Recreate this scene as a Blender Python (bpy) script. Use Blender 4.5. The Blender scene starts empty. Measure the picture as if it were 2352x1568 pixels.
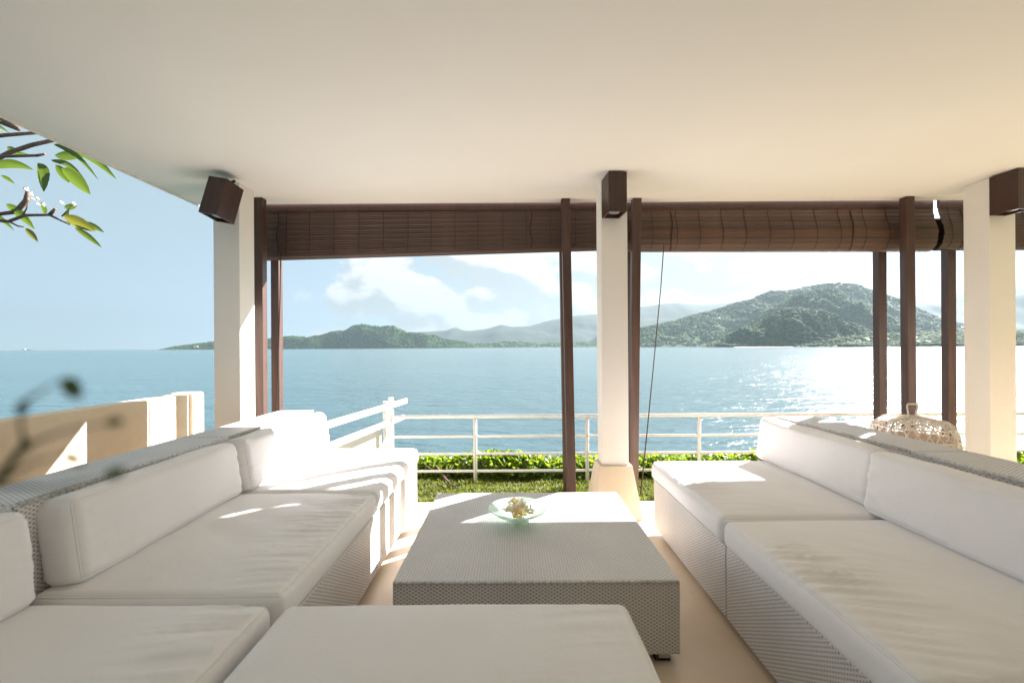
import bpy, bmesh, math, random
import numpy as np
from mathutils import Vector, Matrix, Euler

random.seed(7)
RNG = np.random.default_rng(7)
SC = bpy.context.scene
COL = SC.collection
R = math.radians

# ------------------------------------------------------------------ camera
CAM_H = 1.43
cam_d = bpy.data.cameras.new('camera')
cam = bpy.data.objects.new('camera', cam_d)
COL.objects.link(cam)
cam.location = (0, 0, CAM_H)
cam.rotation_euler = (Matrix.Rotation(R(90), 3, 'X') @ Matrix.Rotation(-0.0061, 3, 'Z')).to_euler()
cam_d.sensor_width = 36.0
cam_d.lens = 16.0
cam_d.shift_y = 13.0 / 2352.0
cam_d.clip_start = 0.02
cam_d.clip_end = 40000
cam_d.dof.use_dof = True
cam_d.dof.focus_distance = 4.2
cam_d.dof.aperture_fstop = 2.5
SC.camera = cam

# ------------------------------------------------------------------ light
SUN_AZ, SUN_EL = R(49.5), R(35.2)
sd = bpy.data.lights.new('sun', 'SUN')
sun = bpy.data.objects.new('sun', sd)
COL.objects.link(sun)
sd.energy = 5.0
sd.angle = R(0.53)
sd.color = (1.0, 0.94, 0.92)
to_sun = Vector((math.sin(SUN_AZ) * math.cos(SUN_EL), math.cos(SUN_AZ) * math.cos(SUN_EL), math.sin(SUN_EL)))
sun.rotation_euler = to_sun.to_track_quat('Z', 'Y').to_euler()

world = bpy.data.worlds.new('World')
SC.world = world
world.use_nodes = True
wn, wl = world.node_tree.nodes, world.node_tree.links
wn.clear()


def nd(tree_nodes, typ, **kw):
    n = tree_nodes.new(typ)
    for k, v in kw.items():
        setattr(n, k, v)
    return n


w_out = nd(wn, 'ShaderNodeOutputWorld')
w_bg = nd(wn, 'ShaderNodeBackground')
w_bg.inputs['Strength'].default_value = 0.05
sky = nd(wn, 'ShaderNodeTexSky', sky_type='NISHITA')
sky.sun_disc = False
sky.sun_elevation = SUN_EL
sky.sun_rotation = SUN_AZ
sky.altitude = 5
sky.air_density = 0.22
sky.dust_density = 0.15
sky.ozone_density = 0.0
w_tc = nd(wn, 'ShaderNodeTexCoord')
w_sep = nd(wn, 'ShaderNodeSeparateXYZ')
wl.new(w_tc.outputs['Generated'], w_sep.inputs[0])


def wmath(op, a, b=None, c=None, clamp=False):
    n = nd(wn, 'ShaderNodeMath', operation=op)
    n.use_clamp = clamp
    for i, v in enumerate((a, b, c)):
        if v is None:
            continue
        if isinstance(v, (int, float)):
            n.inputs[i].default_value = v
        else:
            wl.new(v, n.inputs[i])
    return n.outputs[0]


def cloud_noise(off, scale, detail, rough):
    m = nd(wn, 'ShaderNodeMapping')
    m.inputs['Location'].default_value = off
    m.inputs['Scale'].default_value = (1, 1, 1.75)
    wl.new(w_tc.outputs['Generated'], m.inputs[0])
    n = nd(wn, 'ShaderNodeTexNoise')
    n.inputs['Scale'].default_value = scale
    n.inputs['Detail'].default_value = detail
    n.inputs['Roughness'].default_value = rough
    wl.new(m.outputs[0], n.inputs['Vector'])
    return n.outputs['Fac']


OFF = (0.35, 0.7, 0.12)
n_big = cloud_noise(OFF, 6.0, 10, 0.52)
n_sun = cloud_noise((OFF[0] + 0.022, OFF[1], OFF[2] + 0.05), 6.0, 4, 0.5)
# clouds gather over the land to the east (right), clear air over the open sea to the west
w_cov = nd(wn, 'ShaderNodeMapRange', interpolation_type='SMOOTHSTEP')
w_cov.inputs['From Min'].default_value = -0.76
w_cov.inputs['From Max'].default_value = -0.08
w_cov.inputs['To Min'].default_value = -0.20
w_cov.inputs['To Max'].default_value = 0.20
wl.new(w_sep.outputs['X'], w_cov.inputs['Value'])
cov = wmath('ADD', n_big, w_cov.outputs[0])
w_mask = nd(wn, 'ShaderNodeMapRange', interpolation_type='SMOOTHSTEP')
w_mask.inputs['From Min'].default_value = 0.54
w_mask.inputs['From Max'].default_value = 0.60
wl.new(cov, w_mask.inputs['Value'])
w_shade = nd(wn, 'ShaderNodeMapRange', interpolation_type='SMOOTHSTEP')
w_shade.inputs['From Min'].default_value = -0.05
w_shade.inputs['From Max'].default_value = 0.07
wl.new(wmath('SUBTRACT', n_sun, n_big), w_shade.inputs['Value'])
w_ccol = nd(wn, 'ShaderNodeMixRGB')
w_ccol.inputs[1].default_value = (3.6, 3.57, 3.5, 1)
w_ccol.inputs[2].default_value = (2.0, 2.2, 2.25, 1)
wl.new(w_shade.outputs[0], w_ccol.inputs[0])
w_veil = nd(wn, 'ShaderNodeMixRGB')
w_veil.inputs[0].default_value = 0.6
w_veil.inputs[2].default_value = (2.20, 2.85, 2.85, 1)
wl.new(sky.outputs[0], w_veil.inputs[1])
w_mix = nd(wn, 'ShaderNodeMixRGB')
wl.new(wmath('MULTIPLY', w_mask.outputs[0], 0.96), w_mix.inputs[0])
wl.new(w_veil.outputs[0], w_mix.inputs[1])
# thin bright glow of cloud round the sun's own direction
w_dot = nd(wn, 'ShaderNodeVectorMath', operation='DOT_PRODUCT')
wl.new(w_tc.outputs['Generated'], w_dot.inputs[0])
w_dot.inputs[1].default_value = to_sun
glow = wmath('ADD', wmath('MULTIPLY', wmath('POWER', wmath('MAXIMUM', w_dot.outputs['Value'], 0.0), 8.0), 1.3), 1.0)
w_glow = nd(wn, 'ShaderNodeVectorMath', operation='SCALE')
wl.new(w_ccol.outputs[0], w_glow.inputs[0])
wl.new(glow, w_glow.inputs['Scale'])
wl.new(w_glow.outputs[0], w_mix.inputs[2])
wl.new(w_mix.outputs[0], w_bg.inputs['Color'])
wl.new(w_bg.outputs[0], w_out.inputs[0])

SC.view_settings.view_transform = 'Standard'
SC.view_settings.look = 'None'
SC.view_settings.exposure = 2.72
SC.view_settings.gamma = 1.0
SC.view_settings.use_curve_mapping = False
SC.render.engine = 'CYCLES'
SC.cycles.use_denoising = True
SC.cycles.max_bounces = 10
SC.cycles.diffuse_bounces = 8
SC.cycles.glossy_bounces = 4
SC.cycles.transmission_bounces = 8
SC.cycles.transparent_max_bounces = 12
SC.cycles.volume_bounces = 1
SC.cycles.caustics_reflective = False
SC.cycles.caustics_refractive = False
SC.cycles.sample_clamp_indirect = 6.0
SC.cycles.sample_clamp_direct = 0.0


# ------------------------------------------------------------------ materials
class Mat:
    def __init__(self, name):
        self.m = bpy.data.materials.new(name)
        self.m.use_nodes = True
        self.n = self.m.node_tree.nodes
        self.l = self.m.node_tree.links
        self.b = self.n['Principled BSDF']
        self.out = self.n['Material Output']
        self.tc = self.n.new('ShaderNodeTexCoord')

    def set(self, **kw):
        for k, v in kw.items():
            self.b.inputs[k.replace('_', ' ')].default_value = v
        return self

    def mapping(self, scale, src='Object', loc=(0, 0, 0)):
        m = self.n.new('ShaderNodeMapping')
        m.inputs['Scale'].default_value = scale
        m.inputs['Location'].default_value = loc
        self.l.new(self.tc.outputs[src], m.inputs[0])
        return m.outputs[0]

    def noise(self, vec, scale, detail=4, rough=0.5, dist=0.0):
        n = self.n.new('ShaderNodeTexNoise')
        n.inputs['Scale'].default_value = scale
        n.inputs['Detail'].default_value = detail
        n.inputs['Roughness'].default_value = rough
        n.inputs['Distortion'].default_value = dist
        self.l.new(vec, n.inputs['Vector'])
        return n.outputs['Fac']

    def ramp(self, fac, stops):
        r = self.n.new('ShaderNodeValToRGB')
        el = r.color_ramp.elements
        while len(el) < len(stops):
            el.new(0.5)
        for e, (p, c) in zip(el, stops):
            e.position = p
            e.color = (*c, 1)
        self.l.new(fac, r.inputs[0])
        return r.outputs[0]

    def math(self, op, a, b=None, clamp=False):
        n = self.n.new('ShaderNodeMath')
        n.operation = op
        n.use_clamp = clamp
        for i, v in enumerate((a, b)):
            if v is None:
                continue
            if isinstance(v, (int, float)):
                n.inputs[i].default_value = v
            else:
                self.l.new(v, n.inputs[i])
        return n.outputs[0]

    def mixc(self, fac, a, b, mode='MIX'):
        n = self.n.new('ShaderNodeMixRGB')
        n.blend_type = mode
        for i, v in ((0, fac), (1, a), (2, b)):
            if isinstance(v, (int, float)):
                n.inputs[i].default_value = v
            elif isinstance(v, tuple):
                n.inputs[i].default_value = (*v, 1)
            else:
                self.l.new(v, n.inputs[i])
        return n.outputs[0]

    def bump(self, h, strength, dist):
        n = self.n.new('ShaderNodeBump')
        n.inputs['Strength'].default_value = strength
        n.inputs['Distance'].default_value = dist
        self.l.new(h, n.inputs['Height'])
        self.l.new(n.outputs[0], self.b.inputs['Normal'])
        return n

    def color(self, sock):
        self.l.new(sock, self.b.inputs['Base Color'])
        return self


def plaster(name, c0, c1, bump=0.15, scale=3.0, fine=120):
    m = Mat(name)
    v = m.mapping((1, 1, 1))
    m.color(m.ramp(m.noise(v, scale, 5, 0.6), [(0.3, c0), (0.7, c1)]))
    m.bump(m.noise(v, fine, 4, 0.6), bump, 0.004)
    m.set(Roughness=0.85)
    return m.m


M_CEIL = plaster('cream_ceiling_paint', (0.77, 0.735, 0.695), (0.80, 0.765, 0.725), 0.06, 0.8, 60)
M_PILLAR = plaster('cream_pillar_paint', (0.76, 0.715, 0.655), (0.80, 0.755, 0.70), 0.10, 2.0, 90)
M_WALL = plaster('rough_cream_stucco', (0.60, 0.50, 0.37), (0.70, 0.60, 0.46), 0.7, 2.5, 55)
M_HOUSE = plaster('white_house_paint', (0.70, 0.65, 0.57), (0.74, 0.69, 0.61), 0.1, 2.0, 70)
M_WHITE = plaster('white_enamel_paint', (0.72, 0.70, 0.66), (0.80, 0.78, 0.74), 0.1, 6.0, 140)


def floor_mat():
    m = Mat('sandy_polished_concrete')
    v = m.mapping((1, 1, 1))
    c = m.ramp(m.noise(v, 1.6, 7, 0.62, 0.6), [(0.25, (0.64, 0.52, 0.38)), (0.5, (0.71, 0.585, 0.44)), (0.75, (0.76, 0.64, 0.50))])
    sp = m.ramp(m.noise(v, 38, 3, 0.7), [(0.66, (1, 1, 1)), (0.74, (0.72, 0.66, 0.6))])
    m.color(m.mixc(1.0, c, sp, 'MULTIPLY'))
    m.bump(m.noise(v, 25, 5, 0.6), 0.12, 0.004)
    m.set(Roughness=0.42)
    return m.m


M_FLOOR = floor_mat()


def wood(name, dark, light, axis, rough=0.45):
    m = Mat(name)
    sc = [28, 28, 28]
    sc[axis] = 1.6
    v = m.mapping(tuple(sc))
    f = m.noise(v, 1.0, 6, 0.65, 0.8)
    big = m.noise(m.mapping((3, 3, 3)), 1.0, 3, 0.5)
    c = m.ramp(f, [(0.3, dark), (0.7, light)])
    m.color(m.mixc(0.5, c, m.ramp(big, [(0.3, (0.6, 0.55, 0.52)), (0.7, (1.15, 1.1, 1.05))]), 'MULTIPLY'))
    m.bump(f, 0.25, 0.002)
    m.set(Roughness=rough)
    return m.m


M_POLE = wood('red_brown_stained_wood', (0.050, 0.027, 0.020), (0.098, 0.052, 0.037), 2)
M_BOX = wood('dark_brown_boxed_wood', (0.030, 0.013, 0.009), (0.060, 0.025, 0.016), 2, 0.4)
M_SLAT_A = wood('dark_bamboo_slat', (0.042, 0.023, 0.017), (0.085, 0.046, 0.031), 0, 0.5)
M_SLAT_B = wood('warm_bamboo_slat', (0.058, 0.029, 0.018), (0.125, 0.062, 0.036), 0, 0.5)


def simple(name, col, rough=0.6, metal=0.0, var=0.12, scale=12.0):
    m = Mat(name)
    v = m.mapping((1, 1, 1))
    lo = tuple(c * (1 - var) for c in col)
    hi = tuple(min(1, c * (1 + var)) for c in col)
    m.color(m.ramp(m.noise(v, scale, 3, 0.5), [(0.3, lo), (0.7, hi)]))
    m.set(Roughness=rough, Metallic=metal)
    return m.m


M_CORD = simple('dark_twine', (0.035, 0.02, 0.014), 0.9)
M_ROPE = simple('pale_twine', (0.30, 0.24, 0.18), 0.9)
M_BLACK = simple('black_plastic', (0.012, 0.012, 0.013), 0.5)
M_STEEL = simple('brushed_steel', (0.45, 0.45, 0.46), 0.35, 0.9)
M_LAMPIN = simple('dark_lamp_recess', (0.02, 0.02, 0.02), 0.3)


def wicker_mat():
    m = Mat('whitewashed_wicker')
    uv = m.n.new('ShaderNodeSeparateXYZ')
    m.l.new(m.tc.outputs['UV'], uv.inputs[0])
    u, v = uv.outputs[0], uv.outputs[1]
    P, H = 0.027, 0.0082
    rowf = m.math('DIVIDE', v, H)
    row = m.math('FLOOR', rowf)
    fr = m.math('FRACT', rowf)
    par = m.math('MULTIPLY', m.math('MODULO', m.math('ABSOLUTE', row), 2.0), math.pi)
    ph = m.math('ADD', m.math('MULTIPLY', u, 2 * math.pi / P), par)
    wave = m.math('MULTIPLY_ADD', m.math('COSINE', ph), 0.5)
    wave.node.inputs[2].default_value = 0.5
    across = m.math('SINE', m.math('MULTIPLY', fr, math.pi))
    over = m.math('POWER', wave, 0.7)
    h = m.math('MULTIPLY', over, m.math('ADD', m.math('MULTIPLY', m.math('POWER', across, 0.5), 0.55), 0.45))
    jit = m.noise(m.mapping((60, 300, 1), 'UV'), 1.0, 2, 0.5)
    base = m.ramp(h, [(0.05, (0.31, 0.305, 0.31)), (0.34, (0.57, 0.56, 0.565)), (0.80, (0.74, 0.73, 0.74))])
    tint = m.ramp(jit, [(0.3, (0.86, 0.86, 0.87)), (0.7, (1.08, 1.06, 1.02))])
    big = m.ramp(m.noise(m.mapping((2.2, 2.2, 2.2)), 1.0, 4, 0.6), [(0.3, (0.9, 0.9, 0.9)), (0.7, (1.05, 1.04, 1.02))])
    m.color(m.mixc(1.0, m.mixc(1.0, base, tint, 'MULTIPLY'), big, 'MULTIPLY'))
    m.bump(h, 0.5, 0.002)
    m.set(Roughness=0.5)
    return m.m


M_WICKER = wicker_mat()


M_RIM = simple('wrapped_wicker_rim', (0.50, 0.49, 0.48), 0.6, 0, 0.35, 70)


def fabric_mat():
    m = Mat('white_canvas_fabric')
    v = m.mapping((1, 1, 1))
    c = m.ramp(m.noise(v, 2.4, 5, 0.55), [(0.3, (0.805, 0.785, 0.785)), (0.7, (0.85, 0.835, 0.84))])
    st = m.ramp(m.noise(v, 9.0, 6, 0.7), [(0.62, (1, 1, 1)), (0.80, (0.95, 0.935, 0.90))])
    m.color(m.mixc(1.0, c, st, 'MULTIPLY'))
    a = m.noise(m.mapping((500, 500, 500)), 1.0, 2, 0.5)
    b = m.noise(m.mapping((16, 16, 16)), 1.0, 4, 0.6, 1.2)
    m.bump(m.math('ADD', m.math('MULTIPLY', a, 0.12), b), 0.22, 0.006)
    m.set(Roughness=0.92, Sheen_Weight=0.15)
    return m.m


M_FABRIC = fabric_mat()


def leaf_mat(name, lo, hi, trans, rough=0.4, scale=5.0, src='Object', mix=0.45):
    m = Mat(name)
    v = m.mapping((1, 1, 1), src)
    c = m.ramp(m.noise(v, scale, 4, 0.6), [(0.3, lo), (0.7, hi)])
    m.color(c)
    m.set(Roughness=rough)
    t = m.n.new('ShaderNodeBsdfTranslucent')
    t.inputs[0].default_value = (*trans, 1)
    mx = m.n.new('ShaderNodeMixShader')
    mx.inputs[0].default_value = mix
    m.l.new(m.b.outputs[0], mx.inputs[1])
    m.l.new(t.outputs[0], mx.inputs[2])
    m.l.new(mx.outputs[0], m.out.inputs[0])
    return m.m


M_FRANGI = leaf_mat('frangipani_leaf', (0.028, 0.062, 0.012), (0.065, 0.105, 0.02), (0.10, 0.155, 0.015), 0.5, 9.0, mix=0.4)
M_FRANGI_Y = leaf_mat('spotted_yellow_leaf', (0.07, 0.045, 0.012), (0.12, 0.13, 0.02), (0.17, 0.17, 0.02), 0.45, 45.0)
M_HEDGE = leaf_mat('creeper_leaf', (0.055, 0.105, 0.010), (0.12, 0.19, 0.022), (0.28, 0.40, 0.02), 0.4, 14.0)
M_GRASS = leaf_mat('lawn_blade', (0.075, 0.105, 0.012), (0.12, 0.14, 0.020), (0.22, 0.26, 0.02), 0.6, 3.0)
M_DARKLEAF = leaf_mat('near_plant_leaf', (0.025, 0.045, 0.012), (0.05, 0.08, 0.015), (0.09, 0.15, 0.01), 0.5, 60.0, mix=0.4)
M_PETAL = leaf_mat('white_petal', (0.72, 0.68, 0.60), (0.82, 0.79, 0.72), (0.85, 0.78, 0.66), 0.6, 30.0, mix=0.5)
M_PETAL_O = leaf_mat('orange_petal', (0.82, 0.60, 0.28), (0.86, 0.76, 0.52), (0.9, 0.7, 0.35), 0.6, 60.0, mix=0.5)
M_BARK = simple('grey_brown_bark', (0.11, 0.075, 0.055), 0.9, 0, 0.35, 30)
M_SOIL = simple('dark_garden_soil', (0.055, 0.04, 0.026), 0.95, 0, 0.4, 20)
M_CANE = simple('bleached_cane', (0.80, 0.73, 0.66), 0.55, 0, 0.25, 25)
M_LINER = simple('pale_woven_liner', (0.58, 0.49, 0.40), 0.8, 0, 0.2, 40)
M_TURF = simple('turf_ground', (0.065, 0.080, 0.016), 0.95, 0, 0.45, 9)
M_TERRACOTTA = simple('clay_pot', (0.32, 0.15, 0.09), 0.8)
M_SAND = simple('pale_beach_sand', (0.46, 0.40, 0.31), 0.9)
M_BOAT = simple('white_boat_paint', (0.7, 0.72, 0.72), 0.5)
M_BOAT_T = simple('turquoise_boat_paint', (0.25, 0.50, 0.52), 0.5)


def forest_mat(name, dark, light, scale):
    m = Mat(name)
    v = m.mapping((1, 1, 1))
    a = m.noise(v, scale, 3, 0.6)
    b = m.noise(v, scale * 0.12, 4, 0.6)
    c = m.ramp(a, [(0.25, dark), (0.75, light)])
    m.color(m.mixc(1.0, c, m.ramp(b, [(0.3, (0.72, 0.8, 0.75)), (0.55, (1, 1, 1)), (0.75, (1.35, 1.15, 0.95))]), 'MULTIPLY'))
    m.bump(m.noise(v, scale * 2.2, 4, 0.7), 0.35, 3.0 / max(scale, 0.05) * 0.06)
    m.set(Roughness=0.9, Specular_IOR_Level=0.1)
    return m.m


M_FOREST = forest_mat('tropical_forest_green', (0.011, 0.034, 0.007), (0.032, 0.072, 0.011), 0.05)
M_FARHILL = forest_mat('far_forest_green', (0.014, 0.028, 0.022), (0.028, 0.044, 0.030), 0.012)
M_PALM = simple('palm_frond', (0.07, 0.095, 0.03), 0.5, 0, 0.3, 0.2)


def water_mat():
    m = Mat('sea_water')
    pos = m.n.new('ShaderNodeNewGeometry').outputs['Position']

    def mp(s, rot=0.0):
        k = m.n.new('ShaderNodeMapping')
        k.inputs['Scale'].default_value = s
        k.inputs['Rotation'].default_value = (0, 0, rot)
        m.l.new(pos, k.inputs[0])
        return k.outputs[0]
    w1 = m.noise(mp((0.55, 1.0, 1), 0.22), 0.62, 3, 0.55, 0.6)
    w2 = m.noise(mp((0.6, 1.0, 1), -0.18), 2.1, 4, 0.6, 0.5)
    w3 = m.noise(mp((0.35, 1.0, 1), 0.08), 0.10, 3, 0.5, 0.3)
    patch = m.noise(mp((0.25, 1.0, 1), 0.1), 0.022, 3, 0.5, 0.4)
    amp = m.ramp(patch, [(0.25, (0.75, 0.75, 0.75)), (0.75, (1.1, 1.1, 1.1))])
    h = m.math('ADD', m.math('MULTIPLY', w1, 1.25), m.math('MULTIPLY', w2, 0.34))
    h = m.math('ADD', h, m.math('MULTIPLY', w3, 1.6))
    h = m.math('MULTIPLY', h, amp)
    m.bump(h, 1.0, 0.34)
    m.color(m.ramp(patch, [(0.3, (0.034, 0.074, 0.088)), (0.7, (0.046, 0.092, 0.106))]))
    m.set(Roughness=0.20, IOR=1.33)
    return m.m


M_WATER = water_mat()


def glass_mat():
    m = Mat('pale_green_glass')
    v = m.mapping((1, 1, 1))
    m.set(Base_Color=(0.80, 0.92, 0.87, 1), Roughness=0.12, IOR=1.45)
    m.bump(m.noise(v, 40, 3, 0.5), 0.2, 0.002)
    t = m.n.new('ShaderNodeBsdfTransparent')
    t.inputs[0].default_value = (0.88, 0.97, 0.93, 1)
    tl = m.n.new('ShaderNodeBsdfTranslucent')
    tl.inputs[0].default_value = (0.78, 0.92, 0.85, 1)
    a = m.n.new('ShaderNodeMixShader')
    a.inputs[0].default_value = 0.35
    m.l.new(m.b.outputs[0], a.inputs[1])
    m.l.new(tl.outputs[0], a.inputs[2])
    lw = m.n.new('ShaderNodeLayerWeight')
    lw.inputs[0].default_value = 0.35
    f = m.math('MULTIPLY_ADD', lw.outputs['Facing'], 0.5)
    f.node.inputs[2].default_value = 0.30
    b = m.n.new('ShaderNodeMixShader')
    m.l.new(f, b.inputs[0])
    m.l.new(t.outputs[0], b.inputs[1])
    m.l.new(a.outputs[0], b.inputs[2])
    m.l.new(b.outputs[0], m.out.inputs[0])
    return m.m


M_GLASS = glass_mat()


# ------------------------------------------------------------------ mesh helpers
class MB:
    """verts/faces collector; build() makes one mesh object with box-mapped UVs in metres"""

    def __init__(self):
        self.v, self.f = [], []

    def add(self, vs, fs):
        o = len(self.v)
        self.v.extend([tuple(x) for x in vs])
        self.f.extend([tuple(i + o for i in f) for f in fs])
        return self

    def box(self, x0, x1, y0, y1, z0, z1, rot=None):
        vs = [(x, y, z) for z in (z0, z1) for y in (y0, y1) for x in (x0, x1)]
        if rot is not None:
            vs = [tuple(rot @ Vector(p)) for p in vs]
        return self.add(vs, [(0, 2, 3, 1), (4, 5, 7, 6), (0, 1, 5, 4), (2, 6, 7, 3), (0, 4, 6, 2), (1, 3, 7, 5)])

    def tube(self, pts, rad, n=8, closed=False, caps=True):
        pts = [Vector(p) for p in pts]
        N = len(pts)
        rads = list(rad) if hasattr(rad, '__len__') else [rad] * N
        up = Vector((0, 0, 1))
        rings = []
        prev = None
        for i, p in enumerate(pts):
            if closed:
                t = pts[(i + 1) % N] - pts[i - 1]
            else:
                t = pts[min(i + 1, N - 1)] - pts[max(i - 1, 0)]
            t.normalize()
            a = prev if prev is not None else (up.cross(t) if abs(t.z) < 0.95 else Vector((1, 0, 0)))
            a = (a - t * a.dot(t)).normalized()
            prev = a
            b = t.cross(a)
            rings.append([p + (a * math.cos(2 * math.pi * k / n) + b * math.sin(2 * math.pi * k / n)) * rads[i] for k in range(n)])
        vs = [q for r_ in rings for q in r_]
        fs = []
        for i in range(N if closed else N - 1):
            j = (i + 1) % N
            for k in range(n):
                fs.append((i * n + k, i * n + (k + 1) % n, j * n + (k + 1) % n, j * n + k))
        if caps and not closed:
            fs.append(tuple(reversed(range(n))))
            fs.append(tuple((N - 1) * n + k for k in range(n)))
        return self.add(vs, fs)

    def lathe(self, prof, n=48, c=(0, 0, 0)):
        vs = [(c[0] + r_ * math.cos(2 * math.pi * k / n), c[1] + r_ * math.sin(2 * math.pi * k / n), c[2] + z) for r_, z in prof for k in range(n)]
        fs = []
        for i in range(len(prof) - 1):
            for k in range(n):
                fs.append((i * n + k, i * n + (k + 1) % n, (i + 1) * n + (k + 1) % n, (i + 1) * n + k))
        return self.add(vs, fs)

    def mesh(self, name, mat, smooth=False, bevel=0.0, segs=2):
        me = bpy.data.meshes.new(name)
        me.from_pydata(self.v, [], self.f)
        if bevel:
            bm = bmesh.new()
            bm.from_mesh(me)
            bmesh.ops.bevel(bm, geom=bm.edges[:], offset=bevel, segments=segs, profile=0.6, affect='EDGES')
            bmesh.ops.recalc_face_normals(bm, faces=bm.faces[:])
            bm.to_mesh(me)
            bm.free()
        me.update()
        uv_box(me)
        if smooth:
            me.polygons.foreach_set('use_smooth', [True] * len(me.polygons))
        me.materials.append(mat)
        return me

    def build(self, name, mat, parent=None, smooth=False, bevel=0.0, segs=2, loc=None):
        return link(name, self.mesh(name, mat, smooth, bevel, segs), parent, loc)


def uv_box(me):
    uv = me.uv_layers.new(name='UVMap')
    nl = len(me.loops)
    if nl == 0:
        return
    co = np.empty(len(me.vertices) * 3)
    me.vertices.foreach_get('co', co)
    co = co.reshape(-1, 3)
    vi = np.empty(nl, dtype=np.int32)
    me.loops.foreach_get('vertex_index', vi)
    nor = np.empty(len(me.polygons) * 3)
    me.polygons.foreach_get('normal', nor)
    nor = np.abs(nor.reshape(-1, 3))
    tot = np.empty(len(me.polygons), dtype=np.int32)
    me.polygons.foreach_get('loop_total', tot)
    ax = np.repeat(np.argmax(nor + np.array([0, 0, 1e-4]), axis=1), tot)
    p = co[vi]
    u = np.where(ax == 0, p[:, 1], p[:, 0])
    v = np.where(ax == 2, p[:, 1], p[:, 2])
    uv.data.foreach_set('uv', np.stack([u, v], 1).ravel())


def np_mesh(name, verts, faces, mat, smooth=False):
    """faces: (n,k) int array"""
    me = bpy.data.meshes.new(name)
    verts = np.asarray(verts, dtype=np.float32)
    faces = np.asarray(faces, dtype=np.int32)
    n, k = faces.shape
    me.vertices.add(len(verts))
    me.vertices.foreach_set('co', verts.ravel())
    me.loops.add(n * k)
    me.loops.foreach_set('vertex_index', faces.ravel())
    me.polygons.add(n)
    me.polygons.foreach_set('loop_start', np.arange(n, dtype=np.int32) * k)
    me.polygons.foreach_set('loop_total', np.full(n, k, dtype=np.int32))
    if smooth:
        me.polygons.foreach_set('use_smooth', np.ones(n, dtype=bool))
    me.update(calc_edges=True)
    me.validate()
    me.materials.append(mat)
    return me


def link(name, me, parent=None, loc=None, rot=None):
    o = bpy.data.objects.new(name, me)
    COL.objects.link(o)
    if parent is not None:
        o.parent = parent
    if loc is not None:
        o.location = loc
    if rot is not None:
        o.rotation_euler = rot
    return o


def empty(name, loc, rot=(0, 0, 0)):
    o = bpy.data.objects.new(name, None)
    o.empty_display_size = 0.1
    COL.objects.link(o)
    o.location = loc
    o.rotation_euler = rot
    return o


def tag(o, label=None, cat=None, group=None, kind=None):
    for k, v in (('label', label), ('category', cat), ('group', group), ('kind', kind)):
        if v:
            o[k] = v
    return o


def struct(o, label=None):
    o['kind'] = 'structure'
    if label:
        o['label'] = label
    return o


def hash3(ix, iy, iz, seed):
    h = (ix * 374761393 + iy * 668265263 + iz * 2147483647 + seed * 974634777) & 0xFFFFFFFF
    h = ((h ^ (h >> 13)) * 1274126177) & 0xFFFFFFFF
    h = h ^ (h >> 16)
    return (h & 0xFFFFFF) / float(0xFFFFFF)


def vnoise(p, seed=0):
    p = np.asarray(p, dtype=np.float64)
    i = np.floor(p).astype(np.int64)
    f = p - i
    f = f * f * (3 - 2 * f)
    out = 0
    for dx in (0, 1):
        wx = f[..., 0] if dx else 1 - f[..., 0]
        for dy in (0, 1):
            wy = f[..., 1] if dy else 1 - f[..., 1]
            for dz in (0, 1):
                wz = f[..., 2] if dz else 1 - f[..., 2]
                out = out + wx * wy * wz * hash3(i[..., 0] + dx, i[..., 1] + dy, i[..., 2] + dz, seed)
    return out * 2 - 1


def fbm(p, octaves=4, seed=0, gain=0.5):
    s, a, q = 0, 1.0, np.asarray(p, dtype=np.float64)
    for k in range(octaves):
        s = s + a * vnoise(q, seed + k)
        q = q * 2.03 + 11.7
        a *= gain
    return s


# ================================================================== SETTING
FLOOR_Y1 = 4.22
CEIL = 2.83
GRASS_Z = -0.06
SEA_Z = -3.0

struct(MB().box(-3.008, 5.4, -3.1, FLOOR_Y1, -0.6, 0.0).build('terrace_floor', M_FLOOR, bevel=0.012))
struct(MB().box(-3.9, 12.0, FLOOR_Y1 + 0.002, 6.05, -5.0, GRASS_Z).build('lawn', M_TURF))
struct(MB().box(-3.05, 8.2, -3.1, 4.42, CEIL, CEIL + 0.24).build('ceiling', M_CEIL))
struct(MB().box(-3.05, 8.2, -3.3, -3.102, 0.0, CEIL + 0.24).build('house_wall', M_HOUSE))
struct(MB().box(5.402, 12.0, -3.1, FLOOR_Y1, -5.0, GRASS_Z).build('added_side_turf', M_TURF))  # unseen turf added in place of paving, so less sun bounces onto the ceiling
# thin drip strip under the roof's open left edge
struct(MB().box(-3.05, -3.028, -3.1, 4.42, CEIL - 0.012, CEIL - 0.0005).build('roof_drip_strip', M_PILLAR))

# sea: one sheet to the horizon, with the air box round it
S = 12800
struct(MB().add([(-S, -S, SEA_Z), (S, -S, SEA_Z), (S, S, SEA_Z), (-S, S, SEA_Z)], [(0, 1, 2, 3)]).build('sea', M_WATER))
S += 150
haze = MB().box(-S, S, -S, S, SEA_Z - 1.5, 1000).build('haze', bpy.data.materials.new('sea_air_haze'))
haze['kind'] = 'stuff'
hm = haze.data.materials[0]
hm.use_nodes = True
hm.node_tree.nodes.clear()
ho = hm.node_tree.nodes.new('ShaderNodeOutputMaterial')
hv = hm.node_tree.nodes.new('ShaderNodeVolumePrincipled')
hv.inputs['Color'].default_value = (0.205, 0.265, 0.30, 1)
hv.inputs['Density'].default_value = 0.000095
hv.inputs['Anisotropy'].default_value = 0.28
hm.node_tree.links.new(hv.outputs[0], ho.inputs['Volume'])

# ------------------------------------------------------------------ hills
HILLS = {}


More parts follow.
